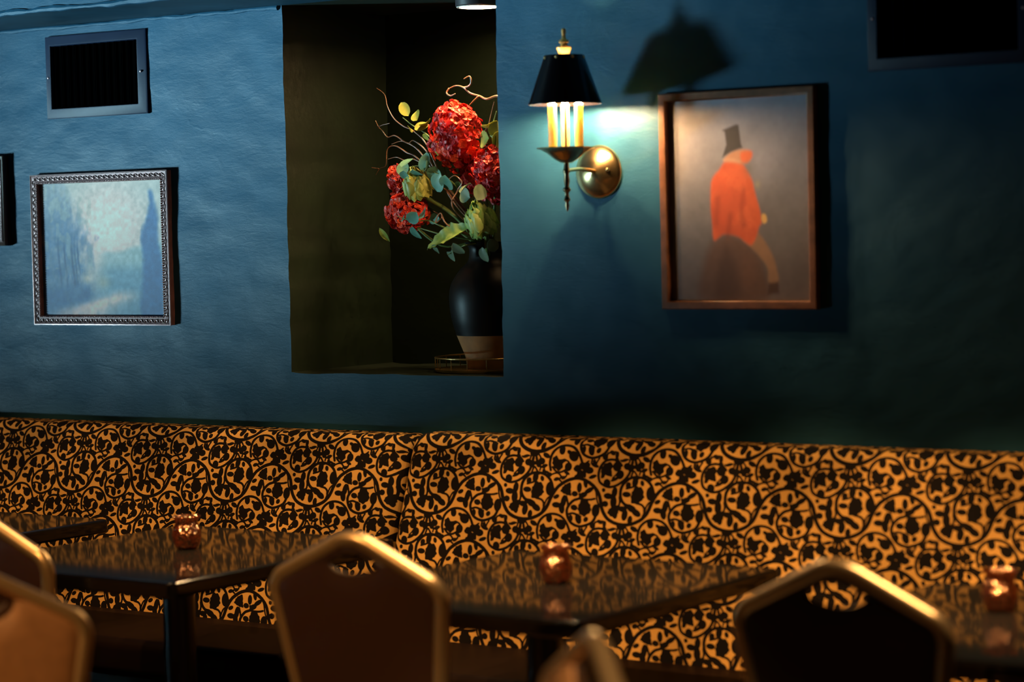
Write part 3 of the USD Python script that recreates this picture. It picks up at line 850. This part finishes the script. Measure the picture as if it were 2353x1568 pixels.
sprig('dim round leaves hanging below the big veined leaf at the vase neck', [(-3.75, 1.43), (-3.71, 1.45), (-3.69, 1.455)],
      [(-3.740, 1.430, 0.042, 0.036, 2.9), (-3.706, 1.444, 0.044, 0.034, 3.4), (-3.772, 1.445, 0.036, 0.028, 2.6), (-3.632, 1.428, 0.042, 0.032, 3.2), (-3.606, 1.452, 0.04, 0.032, 3.6)], 'leaf_grey', 16, 0.105)
sprig('single slim green leaf pointing down at the far left of the bouquet', [(-3.948, 1.502), (-3.92, 1.515), (-3.86, 1.50), (-3.78, 1.48)],
      [(-3.959, 1.484, 0.048, 0.018, 3.6)], 'leaf_green', 17, 0.13, tip=1.0, name='leaf_sprig')
# the big veined leaf
t = thing('broad_leaf', 'big veined green leaf reaching left from under the artichoke', 'foliage', (-3.655, 0.075, 1.500))
lf = leaf_blade(0.158, 0.062, 0.10, 0.22, 14, 1.0)
v = lf.vertices
v[:, 2] += 0.0025 * np.sin(v[:, 1] * 190 - np.abs(v[:, 0]) * 120)
v[:, 0] *= 1 + 0.12 * np.sin(v[:, 1] * 120)
by = np.array([-0.955, -0.02, -0.29])
by /= np.linalg.norm(by)
bz = np.array([0.05, -0.72, 0.68])
bz -= by * (by @ bz)
bz /= np.linalg.norm(bz)
R = np.eye(4)
R[:3, :3] = np.stack([np.cross(by, bz), by, bz], 1)
lf.apply_transform(R)
obj('blade', lf, 'leaf_green', t, smooth=True)
obj('leaf_stalk', tube(spline([(0, 0, 0), (0.01, 0.05, -0.02), (VX + 3.655, VY - 0.075, -0.04)], 5), 0.0022, 6), 'stem_green', t)

TW = [
    ('twig curving highest at left of the bouquet, with a bare tip', 0.17, [(-4.022, 1.881), (-3.998, 1.862), (-3.984, 1.830), (-3.966, 1.797), (-3.937, 1.775), (-3.901, 1.762), (-3.866, 1.732), (-3.838, 1.679), (-3.777, 1.574)], []),
    ('hooked twig at left, below the highest twig', 0.17, [(-4.029, 1.794), (-4.021, 1.776), (-4.004, 1.766), (-3.989, 1.748), (-3.967, 1.751), (-3.931, 1.734), (-3.888, 1.710), (-3.832, 1.644)], [[(-4.021, 1.776), (-4.0, 1.781), (-3.975, 1.784)]]),
    ('short forked twig left of the hydrangeas at mid height', 0.16, [(-3.968, 1.728), (-3.938, 1.735), (-3.909, 1.728), (-3.892, 1.734), (-3.852, 1.702), (-3.818, 1.649)], [[(-3.909, 1.728), (-3.885, 1.716)]]),
    ('angular twig with a kinked drooping end at far left', 0.18, [(-4.040, 1.648), (-4.029, 1.664), (-4.002, 1.673), (-3.999, 1.714), (-3.975, 1.724), (-3.932, 1.705), (-3.875, 1.669)], [[(-4.029, 1.664), (-4.05, 1.668)]]),
    ('thick shiny curled twig arching above the tallest hydrangea', 0.17, [(-3.780, 1.868), (-3.760, 1.874), (-3.732, 1.868), (-3.712, 1.852), (-3.684, 1.843), (-3.657, 1.834), (-3.622, 1.839), (-3.602, 1.806), (-3.618, 1.717)],
     [[(-3.732, 1.868), (-3.715, 1.870), (-3.703, 1.879), (-3.704, 1.895), (-3.720, 1.889)], [(-3.780, 1.868), (-3.786, 1.856), (-3.770, 1.848), (-3.752, 1.852)], [(-3.684, 1.843), (-3.70, 1.83), (-3.71, 1.82)]]),
    ('long thin twig rising at the right edge of the niche', 0.15, [(-3.622, 1.824), (-3.645, 1.763), (-3.661, 1.701), (-3.676, 1.651), (-3.685, 1.583)], [[(-3.645, 1.763), (-3.66, 1.735), (-3.668, 1.75)]]),
    ('curled twig end below the tallest hydrangea', 0.10, [(-3.754, 1.613), (-3.726, 1.635), (-3.702, 1.629), (-3.695, 1.615), (-3.713, 1.595), (-3.721, 1.549)], []),
    ('crossed twig ends between big leaf and artichoke', 0.085, [(-3.778, 1.545), (-3.754, 1.529), (-3.770, 1.514), (-3.755, 1.539), (-3.729, 1.504)], []),
    ('thin curved twig just above the teal eucalyptus leaves', 0.15, [(-3.974, 1.688), (-3.947, 1.692), (-3.911, 1.681), (-3.882, 1.683), (-3.832, 1.644)], []),
]
for label, y, pts, subs in TW:
    o = np.array([pts[0][0], y, pts[0][1]])
    t = thing('curly_twig', label, 'twig', o, group='bare curly twigs in the bouquet')
    q = [np.array([x, y + 0.004 * math.sin(i * 2.1), z]) - o for i, (x, z) in enumerate(pts)] + [np.array([VX + 0.005, VY, 1.46]) - o]
    s = spline(q, 7)
    thick = 0.0030 if 'thick' in label else 0.0018
    obj('main_twig', tube(s, np.linspace(thick * 0.55, thick * 1.25, len(s)), 7), 'twig_bark', t, smooth=True)
    for k, sub in enumerate(subs):
        s = spline([np.array([x, y - 0.004 * i, z]) - o for i, (x, z) in enumerate(sub)], 7)
        obj('side_twig', tube(s, np.linspace(thick * 0.9, thick * 0.5, len(s)), 7), 'twig_bark', t, smooth=True)

# ------------------------------------------------------------------ banquette in cut velvet
# one repeat of the woven scroll, drawn in a skewed frame (units of a magnified crop), A and B are its repeat vectors
TA, TB, TO = np.array([1772.0, 85.0]), np.array([-225.0, 1232.0]), np.array([200.0, 270.0])
PU, PV = 0.2865, 0.171
STROKES = [
    (40, True, [(200, 272), (330, 320), (450, 410), (540, 540), (575, 680), (590, 790), (630, 900), (700, 1000), (820, 1070), (960, 1100), (1100, 1085), (1250, 1020), (1350, 930), (1410, 830), (1450, 730), (1520, 600), (1600, 500), (1720, 415), (1850, 365), (1972, 357)]),
    (20, False, [(455, 430), (497, 520), (508, 640), (535, 740), (580, 800)]),
    (20, False, [(1300, 950), (1335, 870), (1365, 780), (1405, 715), (1455, 680)]),
    (32, False, [(205, 560), (230, 600), (190, 640), (100, 670), (20, 750), (-25, 850), (-5, 980), (60, 1080), (190, 1135), (320, 1110), (430, 1050), (490, 940), (520, 850)]),
    (26, False, [(200, 640), (300, 655), (400, 655), (470, 640)]),
    (26, False, [(-15, 925), (70, 900), (140, 920), (220, 960)]),
    (24, False, [(-32, 600), (-10, 690), (-5, 760)]),
    (34, False, [(1090, 760), (1000, 740), (940, 660), (920, 560), (940, 440), (1000, 345), (1100, 270), (1220, 250), (1350, 285), (1440, 370), (1480, 470), (1500, 560)]),
    (26, False, [(1000, 760), (1020, 800), (990, 850)]), (26, False, [(1220, 720), (1290, 745), (1330, 800), (1330, 860)]),
    (24, False, [(1030, 455), (1110, 435), (1170, 415), (1215, 430)]),
    (24, False, [(890, 780), (912, 690), (905, 610), (925, 580)]),
    (30, False, [(1440, 300), (1400, 250), (1340, 230)]), (22, False, [(1540, 380), (1600, 375), (1640, 330), (1600, 270), (1540, 262), (1480, 285)]),
    (22, False, [(1600, 375), (1640, 410)]), (22, False, [(1640, 330), (1720, 330), (1740, 300)]),
    (30, False, [(720, 1275), (655, 1195), (545, 1165), (425, 1200), (342, 1310), (312, 1440), (330, 1560), (400, 1625), (500, 1662), (630, 1630), (740, 1555), (825, 1465), (885, 1345)]),
    (18, False, [(560, 1500), (620, 1440), (655, 1390), (700, 1330)]),
    (30, False, [(1228, 1440), (1210, 1310), (1250, 1145), (1350, 1040), (1480, 1000), (1620, 1030), (1720, 1125), (1780, 1260), (1812, 1400), (1845, 1480)]),
    (26, False, [(1262, 1382), (1322, 1460), (1400, 1478), (1480, 1445), (1540, 1400)]),
    (22, False, [(1470, 1245), (1550, 1290), (1570, 1380)]),
    (22, False, [(880, 1480), (930, 1375), (975, 1440), (1020, 1510)]), (20, False, [(1030, 1440), (1050, 1380), (1110, 1360), (1160, 1350)]),
    (22, False, [(1110, 1400), (1110, 1470), (1150, 1530)]),
    (22, False, [(560, 1045), (620, 1040), (650, 1090), (620, 1150)]), (22, False, [(540, 1040), (480, 1060), (450, 1120)]),
    (22, False, [(200, 1160), (190, 1240), (260, 1290)]), (20, False, [(260, 1290), (290, 1200), (330, 1140)]),
    (20, False, [(20, 1290), (80, 1230), (140, 1190)]), (18, False, [(700, 1180), (770, 1180), (840, 1170)]),
    (20, False, [(880, 1140), (850, 1220), (820, 1280)]), (20, False, [(1000, 1130), (1040, 1200), (1060, 1260)]),
]
ELL = [  # x, y, half width, half height, turn
    (200, 440, 36, 74, 4), (308, 365, 30, 66, -8), (370, 492, 76, 34, -32), (265, 575, 66, 40, -25), (118, 552, 46, 40, 10), (106, 800, 50, 42, 20), (488, 850, 56, 92, 6), (180, 1000, 44, 76, -12), (312, 1010, 32, 40, 30), (45, 990, 30, 50, 0),
    (-212, 605, 46, 30, -30), (-82, 690, 40, 95, 12), (-212, 755, 62, 42, 5), (-118, 810, 42, 82, -6),
    (1180, 335, 42, 78, 12), (1302, 360, 28, 42, -10), (1030, 560, 60, 40, 5), (1440, 545, 58, 100, 4), (1060, 395, 36, 46, 20),
    (955, 820, 60, 42, 10), (992, 925, 42, 82, 12), (1112, 812, 70, 48, 32), (1192, 885, 72, 46, 40), (1082, 1010, 34, 62, 10), (820, 525, 40, 78, 10), (708, 590, 62, 44, 8), (800, 695, 46, 90, 4), (655, 730, 44, 44, 0), (628, 482, 26, 30, 0),
    (1430, 290, 40, 34, 0), (1560, 372, 44, 28, -20), (640, 1290, 60, 72, 10), (690, 1440, 54, 66, 20), (600, 1520, 66, 24, -25), (462, 1590, 50, 60, 0), (640, 1180, 30, 40, 0),
    (1432, 1080, 44, 62, 0), (1640, 1190, 66, 76, -30), (1565, 1120, 40, 26, 35), (1545, 1380, 52, 66, 10), (1700, 1425, 52, 38, 20),
    (930, 1130, 66, 50, 0), (820, 1290, 52, 52, 0), (1060, 1275, 52, 52, 0), (940, 1305, 110, 30, 0), (880, 1345, 40, 40, 20), (1010, 1345, 36, 36, 0), (905, 1230, 22, 60, 10), (970, 1230, 20, 60, -8),
    (30, 1312, 110, 30, 8), (-60, 1320, 50, 50, 0), (150, 1360, 60, 52, 0), (30, 1262, 50, 42, 0), (-20, 1420, 44, 60, 20), (60, 1420, 26, 60, -10), (-30, 1470, 70, 36, 0),
    (210, 1475, 60, 28, -20), (250, 1270, 58, 28, 25), (1150, 1170, 56, 36, 32), (1110, 1365, 50, 28, -25), (770, 1180, 56, 24, -15), (560, 1050, 44, 28, 30), (640, 1090, 26, 50, 10), (430, 1120, 40, 44, 0), (120, 1260, 36, 40, 0), (240, 1220, 26, 50, 0), (1330, 230, 26, 44, 0),
    (1690, 350, 40, 22, -30), (1745, 260, 46, 24, 30),
]
BLOBS = [
    [(290, 672), (345, 690), (375, 735), (395, 800), (392, 870), (350, 900), (310, 935), (262, 940), (222, 915), (190, 860), (182, 800), (205, 735), (225, 690)],
    [(-122, 480), (-60, 395), (38, 365), (42, 470), (45, 575), (-30, 565), (-112, 520)],
    [(1215, 440), (1275, 448), (1310, 480), (1315, 560), (1320, 620), (1270, 670), (1230, 715), (1170, 718), (1120, 690), (1112, 620), (1125, 540), (1160, 470)],
    [(705, 865), (760, 800), (830, 775), (890, 762), (882, 860), (862, 920), (842, 985), (780, 955), (725, 920)],
    [(480, 1225), (545, 1245), (560, 1290), (535, 1350), (545, 1440), (510, 1465), (440, 1440), (410, 1490), (370, 1480), (365, 1400), (370, 1320), (420, 1260)],
    [(1290, 1200), (1340, 1188), (1380, 1245), (1470, 1238), (1505, 1275), (1445, 1310), (1432, 1400), (1350, 1432), (1275, 1340), (1268, 1260)],
]


def tile_black():
    g = []
    for w, per, pts in STROKES:
        if per:
            p = np.array(pts[:-1], float)
            p = np.vstack([p[-3:] - TA, p, p[:3] + TA])
            pts = p
        g.append(LineString(spline(pts, 5)).buffer(w / 2 * 1.60, quad_segs=3))
    for x, y, a, b, r in ELL:
        e = affinity.scale(Point(0, 0).buffer(1, quad_segs=4), a * 1.28, b * 1.28)
        g.append(affinity.translate(affinity.rotate(e, r), x, y))
    for k, b in enumerate(BLOBS):
        q = spline(b, 4, True)
        c = q.mean(0)
        ph = np.arctan2(q[:, 1] - c[1], q[:, 0] - c[0])
        q = c + (q - c) * (1.10 + 0.07 * np.sin(9 * ph))[:, None]
        g.append(Polygon(q).buffer(0))
    inv = np.linalg.inv(np.stack([TA, TB], 1))
    # to (s, t) with the repeat along +s and, downwards, +t
    mat = [inv[0, 0], inv[0, 1], inv[1, 0], inv[1, 1], *(-inv @ TO)]
    one = affinity.affine_transform(unary_union(g), mat)
    whole = unary_union([affinity.translate(one, i, j) for i in (-2, -1, 0, 1, 2) for j in (-2, -1, 0, 1, 2)])
    cell = whole.intersection(sbox(0, 0, 1, 1))
    cell = affinity.affine_transform(cell, [PU, 0, 0, -PV, 0, 0])
    return cell.simplify(0.0003).buffer(0)


BLACK = tile_black()
GOLD = sbox(0, -PV, PU, 0).difference(BLACK)
GOLD_C, BLACK_C = (0.45, 0.268, 0.078), (0.0042, 0.0032, 0.0035)

# profile of the back: (y, z) by arc length v from the bottom
P0, P1, RR = np.array([-0.265, 0.47]), np.array([-0.103, 0.942]), 0.042
dirv = (P1 - P0) / np.linalg.norm(P1 - P0)
nrm = np.array([dirv[1], -dirv[0]])
L1 = np.linalg.norm(P1 - P0)
th0 = math.atan2(dirv[1], dirv[0])
L2 = RR * th0
cen = P1 + RR * nrm
L3 = -0.004 - cen[0]
VMAX = L1 + L2 + L3


def prof(v):
    """point and inward normal of the back's profile at arc length v"""
    v = np.asarray(v, float)
    a = np.clip((v - L1) / RR, 0, th0)
    ang = th0 - a
    n = np.stack([np.sin(ang), -np.cos(ang)], -1)
    lin = P0 + np.minimum(v, L1)[..., None] * dirv
    arc = cen - RR * n
    p = np.where((v <= L1)[..., None], lin, arc)
    p = p + np.stack([np.maximum(v - L1 - L2, 0), 0 * v], -1)
    return p, n


def polys(g):
    if g.is_empty:
        return []
    if g.geom_type == 'Polygon':
        return [g]
    return [p for q in getattr(g, 'geoms', []) for p in polys(q)]


def banquette_back(u0, u1, anchor_u, anchor_v, proud):
    rr = 0.034
    ub = sorted({u0, u1} | {u0 + rr * k for k in (0.04, 0.12, 0.25, 0.45, 0.7, 1.0)} | {u1 - rr * k for k in (0.04, 0.12, 0.25, 0.45, 0.7, 1.0)})
    vb = sorted(set(np.round(np.concatenate([np.linspace(0, L1, 7), L1 + np.linspace(0, L2, 8), [VMAX]]), 6)))
    cells = []
    for a, b in zip(ub[:-1], ub[1:]):
        for c, d in zip(vb[:-1], vb[1:]):
            cells.append(sbox(a, c, b, d))
    tree = shapely.STRtree(cells)
    V, F, Cc, n = [], [], [], 0
    i0, i1 = int(math.floor((u0 - anchor_u) / PU)), int(math.ceil((u1 - anchor_u) / PU))
    j0, j1 = int(math.floor((0 - anchor_v) / PV)), int(math.ceil((VMAX - anchor_v) / PV)) + 1
    for i in range(i0, i1):
        for j in range(j0, j1 + 1):
            for src, col in ((BLACK, BLACK_C), (GOLD, GOLD_C)):
                g = affinity.translate(src, anchor_u + i * PU, anchor_v + j * PV)
                for k in tree.query(g):
                    for pl in polys(g.intersection(cells[k])):
                        if pl.area < 2e-8:
                            continue
                        vv, ff = trimesh.creation.triangulate_polygon(pl, engine='earcut')
                        if len(ff) == 0:
                            continue
                        V.append(vv)
                        F.append(ff + n)
                        Cc.append(np.tile(col, (len(vv), 1)))
                        n += len(vv)
    uv, F, Cc = np.vstack(V), np.vstack(F), np.vstack(Cc)
    p, nn = prof(uv[:, 1])
    d = np.minimum(uv[:, 0] - u0, u1 - uv[:, 0])
    k = np.clip(rr - d, 0, rr)
    inset = rr - np.sqrt(np.maximum(rr * rr - k * k, 0))
    bulge = proud + 0.010 * np.sin(np.pi * np.clip(uv[:, 1] / L1, 0, 1)) * np.clip(d / 0.2, 0, 1) ** 0.5
    p = p + nn * (inset - bulge)[:, None]
    P3 = np.stack([uv[:, 0], p[:, 0], p[:, 1]], -1)
    # face orientation towards the room
    tri = P3[F]
    nf = np.cross(tri[:, 1] - tri[:, 0], tri[:, 2] - tri[:, 0])
    flip = (nf[:, 1] - nf[:, 2] * 0.2) > 0
    flip = np.einsum('ij,ij->i', nf[:, 1:], nn[F[:, 0]]) > 0
    F[flip] = F[flip][:, ::-1]
    return P3, F, Cc


def back_body(u0, u1):
    """the upholstered block behind the fabric, just inside it"""
    vs = np.concatenate([np.linspace(0, L1, 5), L1 + np.linspace(0, L2, 7)[1:], [VMAX]])
    p, n = prof(vs)
    p = p + n * 0.0015
    pts = list(map(tuple, p)) + [(-0.004, 0.47)]
    m = extr(Polygon(pts), u1 - u0)  # x=y, y=z, z=u
    v = m.vertices
    return trimesh.Trimesh(np.stack([v[:, 2] + u0, v[:, 0], v[:, 1]], -1), m.faces[:, ::-1], process=False)


def banquette(label, u0, u1, au, av, proud):
    t = thing('banquette', label, 'bench seat', ((u0 + u1) / 2, -0.3, 0), group='cut velvet banquettes along the wall')
    off = np.array([(u0 + u1) / 2, -0.3, 0])
    P3, F, Cc = banquette_back(u0, u1, au, av, proud)
    p = path_for('backrest', t)
    # normals from the profile, so that the strips shade as one curved surface
    m = UsdGeom.Mesh.Define(stage, p)
    m.CreatePointsAttr(Vt.Vec3fArray.FromNumpy((P3 - off).astype(np.float32)))
    m.CreateFaceVertexCountsAttr(Vt.IntArray.FromNumpy(np.full(len(F), 3, np.int32)))
    m.CreateFaceVertexIndicesAttr(Vt.IntArray.FromNumpy(F.astype(np.int32).ravel()))
    m.CreateSubdivisionSchemeAttr('none')
    UsdGeom.PrimvarsAPI(m).CreatePrimvar('paint', Sdf.ValueTypeNames.Color3fArray, 'vertex').Set(Vt.Vec3fArray.FromNumpy(Cc.astype(np.float32)))
    UsdShade.MaterialBindingAPI.Apply(m.GetPrim()).Bind(LOOK['cut_velvet'])
    m.GetPrim().SetCustomDataByKey('label', 'amber backrest with black scrolling vine pattern')
    obj('back_core', at(back_body(u0 + 0.028, u1 - 0.028), *(-off)), 'black_plinth', t)
    obj('seat', at(rbox(u0, u1, -0.63, -0.245, 0.39, 0.488, 0.028), *(-off)), 'seat_vinyl', t, smooth=45, label='dark brown vinyl seat')
    obj('plinth', at(bx(u0, u1, -0.50, -0.006, 0.0, 0.395, 0.004), *(-off)), 'black_plinth', t)


SEAM = -3.737
# the arch of the scroll at (-3.482, z 0.885) on the right section, (-4.451, z 0.885) on the left one
av = 0.885
va = float(np.interp(av, prof(np.linspace(0, L1, 50))[0][:, 1], np.linspace(0, L1, 50)))
banquette('amber and black scroll-patterned banquette, left of the upright seam', -6.1, SEAM - 0.007, -4.451, va, 0.0)
banquette('amber and black scroll-patterned banquette, right of the upright seam', SEAM + 0.006, -0.9, -3.482, va, 0.008)

# ------------------------------------------------------------------ tables
def make_table(label, loc):
    t = thing('dining_table', label, 'table', loc, group='black tables along the banquette')
    w, d, r = 0.685, 0.78, 0.018
    s = m3.CrossSection.square((w - 2 * r, d - 2 * r), True).offset(r, m3.JoinType.Round, circular_segments=32)
    rr_ = 0.008
    prof_ = [(0.730, 0.004), (0.7335, 0.001), (0.737, 0.0), (0.757, 0.0)] + [(0.757 + rr_ * math.sin(q), rr_ * (1 - math.cos(q))) for q in np.linspace(0.2, math.pi / 2, 7)]
    hull = []
    for z, i in prof_:
        for p in s.offset(-i, m3.JoinType.Round, circular_segments=32).to_polygons()[0]:
            hull.append((p[0], p[1], z))
    core = s.offset(-0.009, m3.JoinType.Round, circular_segments=32)
    slab = m3.Manifold.extrude(core, 0.0348).translate((0, 0, 0.7304))
    cut = m3.Manifold.extrude(core, 0.06).translate((0, 0, 0.72))
    obj('table_top', tm(slab), 'black_laminate', t, smooth=30)
    obj('edge_band', tm(m3.Manifold.hull_points(np.array(hull)) - cut), 'edge_black', t, smooth=50, label='glossy rounded black edge band')
    obj('column', at(trimesh.creation.cylinder(0.037, 0.70, sections=32), 0, 0, 0.375), 'black_iron', t, smooth=40)
    obj('top_plate', bx(-0.17, 0.17, -0.17, 0.17, 0.715, 0.7305, 0.002), 'black_iron', t)
    obj('base', lathe([(0, 0.0), (0.24, 0.0), (0.245, 0.006), (0.235, 0.013), (0.12, 0.022), (0.06, 0.035), (0.040, 0.05), (0, 0.05)], 40), 'black_iron', t, smooth=40)
    return t


tb0 = make_table('black table with the copper candle holder left of the middle chair', (-3.833, -0.868, 0))
dup(tb0, 'black table in the middle holding the dimmer copper candle holder', (-2.790, -0.896, 0))
dup(tb0, 'black table at the bottom right edge with a candle holder', (-1.735, -0.925, 0))
dup(tb0, 'black table at the left edge, mostly behind the farther left chair', (-4.775, -0.862, 0))

# ------------------------------------------------------------------ candle holders
def make_votive(label, loc):
    t = thing('candle_holder', label, 'candle holder', loc, group='copper glass candle holders')
    outer = spline([(0.019, 0.0), (0.027, 0.006), (0.0325, 0.022), (0.0335, 0.036), (0.030, 0.052), (0.0265, 0.062), (0.028, 0.070), (0.0335, 0.0775)], 5)
    inner = [(r - 0.002, max(z, 0.004)) for r, z in outer[::-1]]
    obj('glass_cup', lathe([(0, 0)] + [tuple(p) for p in outer] + inner + [(0, 0.004)], 40), 'copper_glass', t, smooth=60)
    obj('tea_light', lathe([(0, 0.0045), (0.018, 0.0045), (0.018, 0.016), (0.016, 0.017), (0, 0.016)], 24), 'candle_cream', t, smooth=40)
    obj('flame', lathe([(0, 0.018), (0.0026, 0.022), (0.0022, 0.027), (0, 0.034)], 12), 'added_flame_glow', t, smooth=True)  # unseen flame, added to make the cup glow from within
    return t


cv = make_votive('copper glass candle holder on the table left of the middle chair', (-3.839, -0.828, 0.765))
dup(cv, 'copper glass candle holder on the middle table, right of the middle chair', (-2.761, -0.891, 0.765), 1.1)
dup(cv, 'copper glass candle holder at the bottom right edge of the picture', (-1.815, -0.821, 0.765), 2.3)

# ------------------------------------------------------------------ banquet chairs
# chair space: +x is where the sitter looks, the back stands at x = 0 on seat level, z up
CW, CS, CA, CTAP, CT = 0.209, 0.845, 0.949, 0.152, 0.153


def back_outline(inset):
    hw = lambda z: CW - CTAP * (CS - z)
    sl, ra = math.atan2(CA - CS, CW), 0.09
    arc = [(ra * math.sin(a), CA - ra / math.cos(sl) + ra * math.cos(a)) for a in np.linspace(sl, -sl, 13)]
    p = Polygon([(-hw(0.50), 0.50), (hw(0.50), 0.50), (CW, CS)] + arc + [(-CW, CS)])
    r = 0.055
    p = p.buffer(-r, join_style='mitre').buffer(r, quad_segs=10)
    return p.buffer(-inset, quad_segs=10) if inset else p


def to_back(v, off):
    """(s, z, depth) to chair space, on the tilted plane of the back"""
    s, z, d = v[:, 0], v[:, 1], v[:, 2] + off
    return np.stack([-(z - 0.46) * math.tan(CT) + d * math.cos(CT), -s, z + d * math.sin(CT)], -1)


def make_chair(label, loc, rz):
    t = thing('banquet_chair', label, 'chair', loc, rz, group=None)
    # frame: one bent tube, legs up the sides and over the top
    ring = np.array(back_outline(0.0145).exterior.coords)[:-1]
    top = ring[ring[:, 1] > 0.515]
    k = np.argmax(np.linalg.norm(np.roll(top, -1, 0) - top, axis=1) > 0.2)
    a0 = np.argmin(np.where(top[:, 0] < 0, top[:, 1], 9))
    top = np.roll(top, -a0, 0)
    if top[1, 0] > 0:
        top = np.roll(top[::-1], 1, 0)
    arch = to_back(np.column_stack([top, np.zeros(len(top))]), 0)
    lo = lambda sg: [np.array([-0.075, sg * 0.19, 0.0]), np.array([-0.04, sg * 0.182, 0.25]), np.array([-0.008, sg * 0.168, 0.44])]
    sg0 = np.sign(arch[0, 1])
    fr = np.vstack([spline(lo(sg0) + [arch[0]], 5)[:-1], arch, spline(lo(-sg0) + [arch[-1]], 5)[::-1][1:]])
    obj('back_frame', tube(fr, 0.0148, 12), 'chair_gold', t, smooth=True, label='gold tube frame and rear legs')
    hole = affinity.scale(Point(0, 0).buffer(1, quad_segs=12), 0.060, 0.028)
    hole = affinity.translate(hole, 0, 0.881).intersection(back_outline(0.034)).buffer(-0.006).buffer(0.006, quad_segs=6)
    pan = back_outline(0.019).difference(hole.buffer(0.0))
    # rear shell: gently domed plate
    def shell(poly, d0, d1, dome):
        m = extr(poly, abs(d1 - d0))
        m = trimesh.Trimesh(*trimesh.remesh.subdivide_to_size(m.vertices, m.faces, 0.03), process=False)
        m.merge_vertices()
        v = m.vertices.copy()
        q = shapely.points(v[:, 0], v[:, 1])
        e = np.minimum(shapely.distance(poly.exterior, q), min([shapely.distance(i, q) for i in poly.interiors], key=lambda z: z.mean()) if poly.interiors else 9)
        h = 1 - np.exp(-e / 0.012)
        outer = v[:, 2] > abs(d1 - d0) * 0.5
        v[:, 2] = d0 + np.sign(d1 - d0) * (v[:, 2] + outer * dome * h)
        out = to_back(v, 0)
        r = trimesh.Trimesh(out, m.faces, process=False)
        if r.volume < 0:
            r.invert()
        return r
    obj('rear_shell', shell(pan, 0.0, -0.007, 0.005), 'chair_shell', t, smooth=45, label='dark reddish brown rear panel')
    obj('back_cushion', shell(back_outline(0.0165).difference(hole.buffer(0.014)), 0.0, 0.006, 0.011), 'chair_fabric', t, smooth=50, label='tan padded front of the backrest')
    lip = np.array(hole.exterior.coords)[:-1]
    obj('handle_rim', tube(to_back(np.column_stack([lip, np.zeros(len(lip))]), -0.004), 0.0045, 8, True), 'chair_shell', t, smooth=True)
    obj('seat', rbox(0.0, 0.43, -0.205, 0.205, 0.415, 0.475, 0.024), 'chair_fabric', t, smooth=45)
    obj('seat_frame', bx(0.0, 0.42, -0.195, 0.195, 0.398, 0.418, 0.003), 'chair_gold', t)
    for sg in (-1, 1):
        obj('leg', tube(spline([(0.40, sg * 0.18, 0.41), (0.41, sg * 0.188, 0.2), (0.425, sg * 0.197, 0.0)], 5), 0.0125, 12), 'chair_gold', t, smooth=True)
    obj('stretcher', tube([(0.412, -0.188, 0.17), (0.412, 0.188, 0.17)], 0.008, 8), 'chair_gold', t, smooth=True)
    obj('stretcher', tube([(-0.05, -0.184, 0.17), (-0.05, 0.184, 0.17)], 0.008, 8), 'chair_gold', t, smooth=True)
    return t


rad = math.radians
ch = make_chair('dark-backed gold banquet chair seen from behind, in the middle', (-2.826, -1.414, 0), rad(93.6))
dup(ch, 'dark-backed gold banquet chair seen from behind, at lower right', (-1.842, -1.359, 0), rad(90.6))
dup(ch, 'gold banquet chair partly hidden at the left edge, behind the tan one', (-3.795, -1.455, 0), rad(92.0))
dup(ch, 'gold banquet chair with tan padded back filling the bottom left corner', (-3.066, -2.210, 0), rad(313.2))
dup(ch, 'gold banquet chair turned sideways, tip showing at the bottom centre', (-1.859, -2.265, 0), rad(229.9))
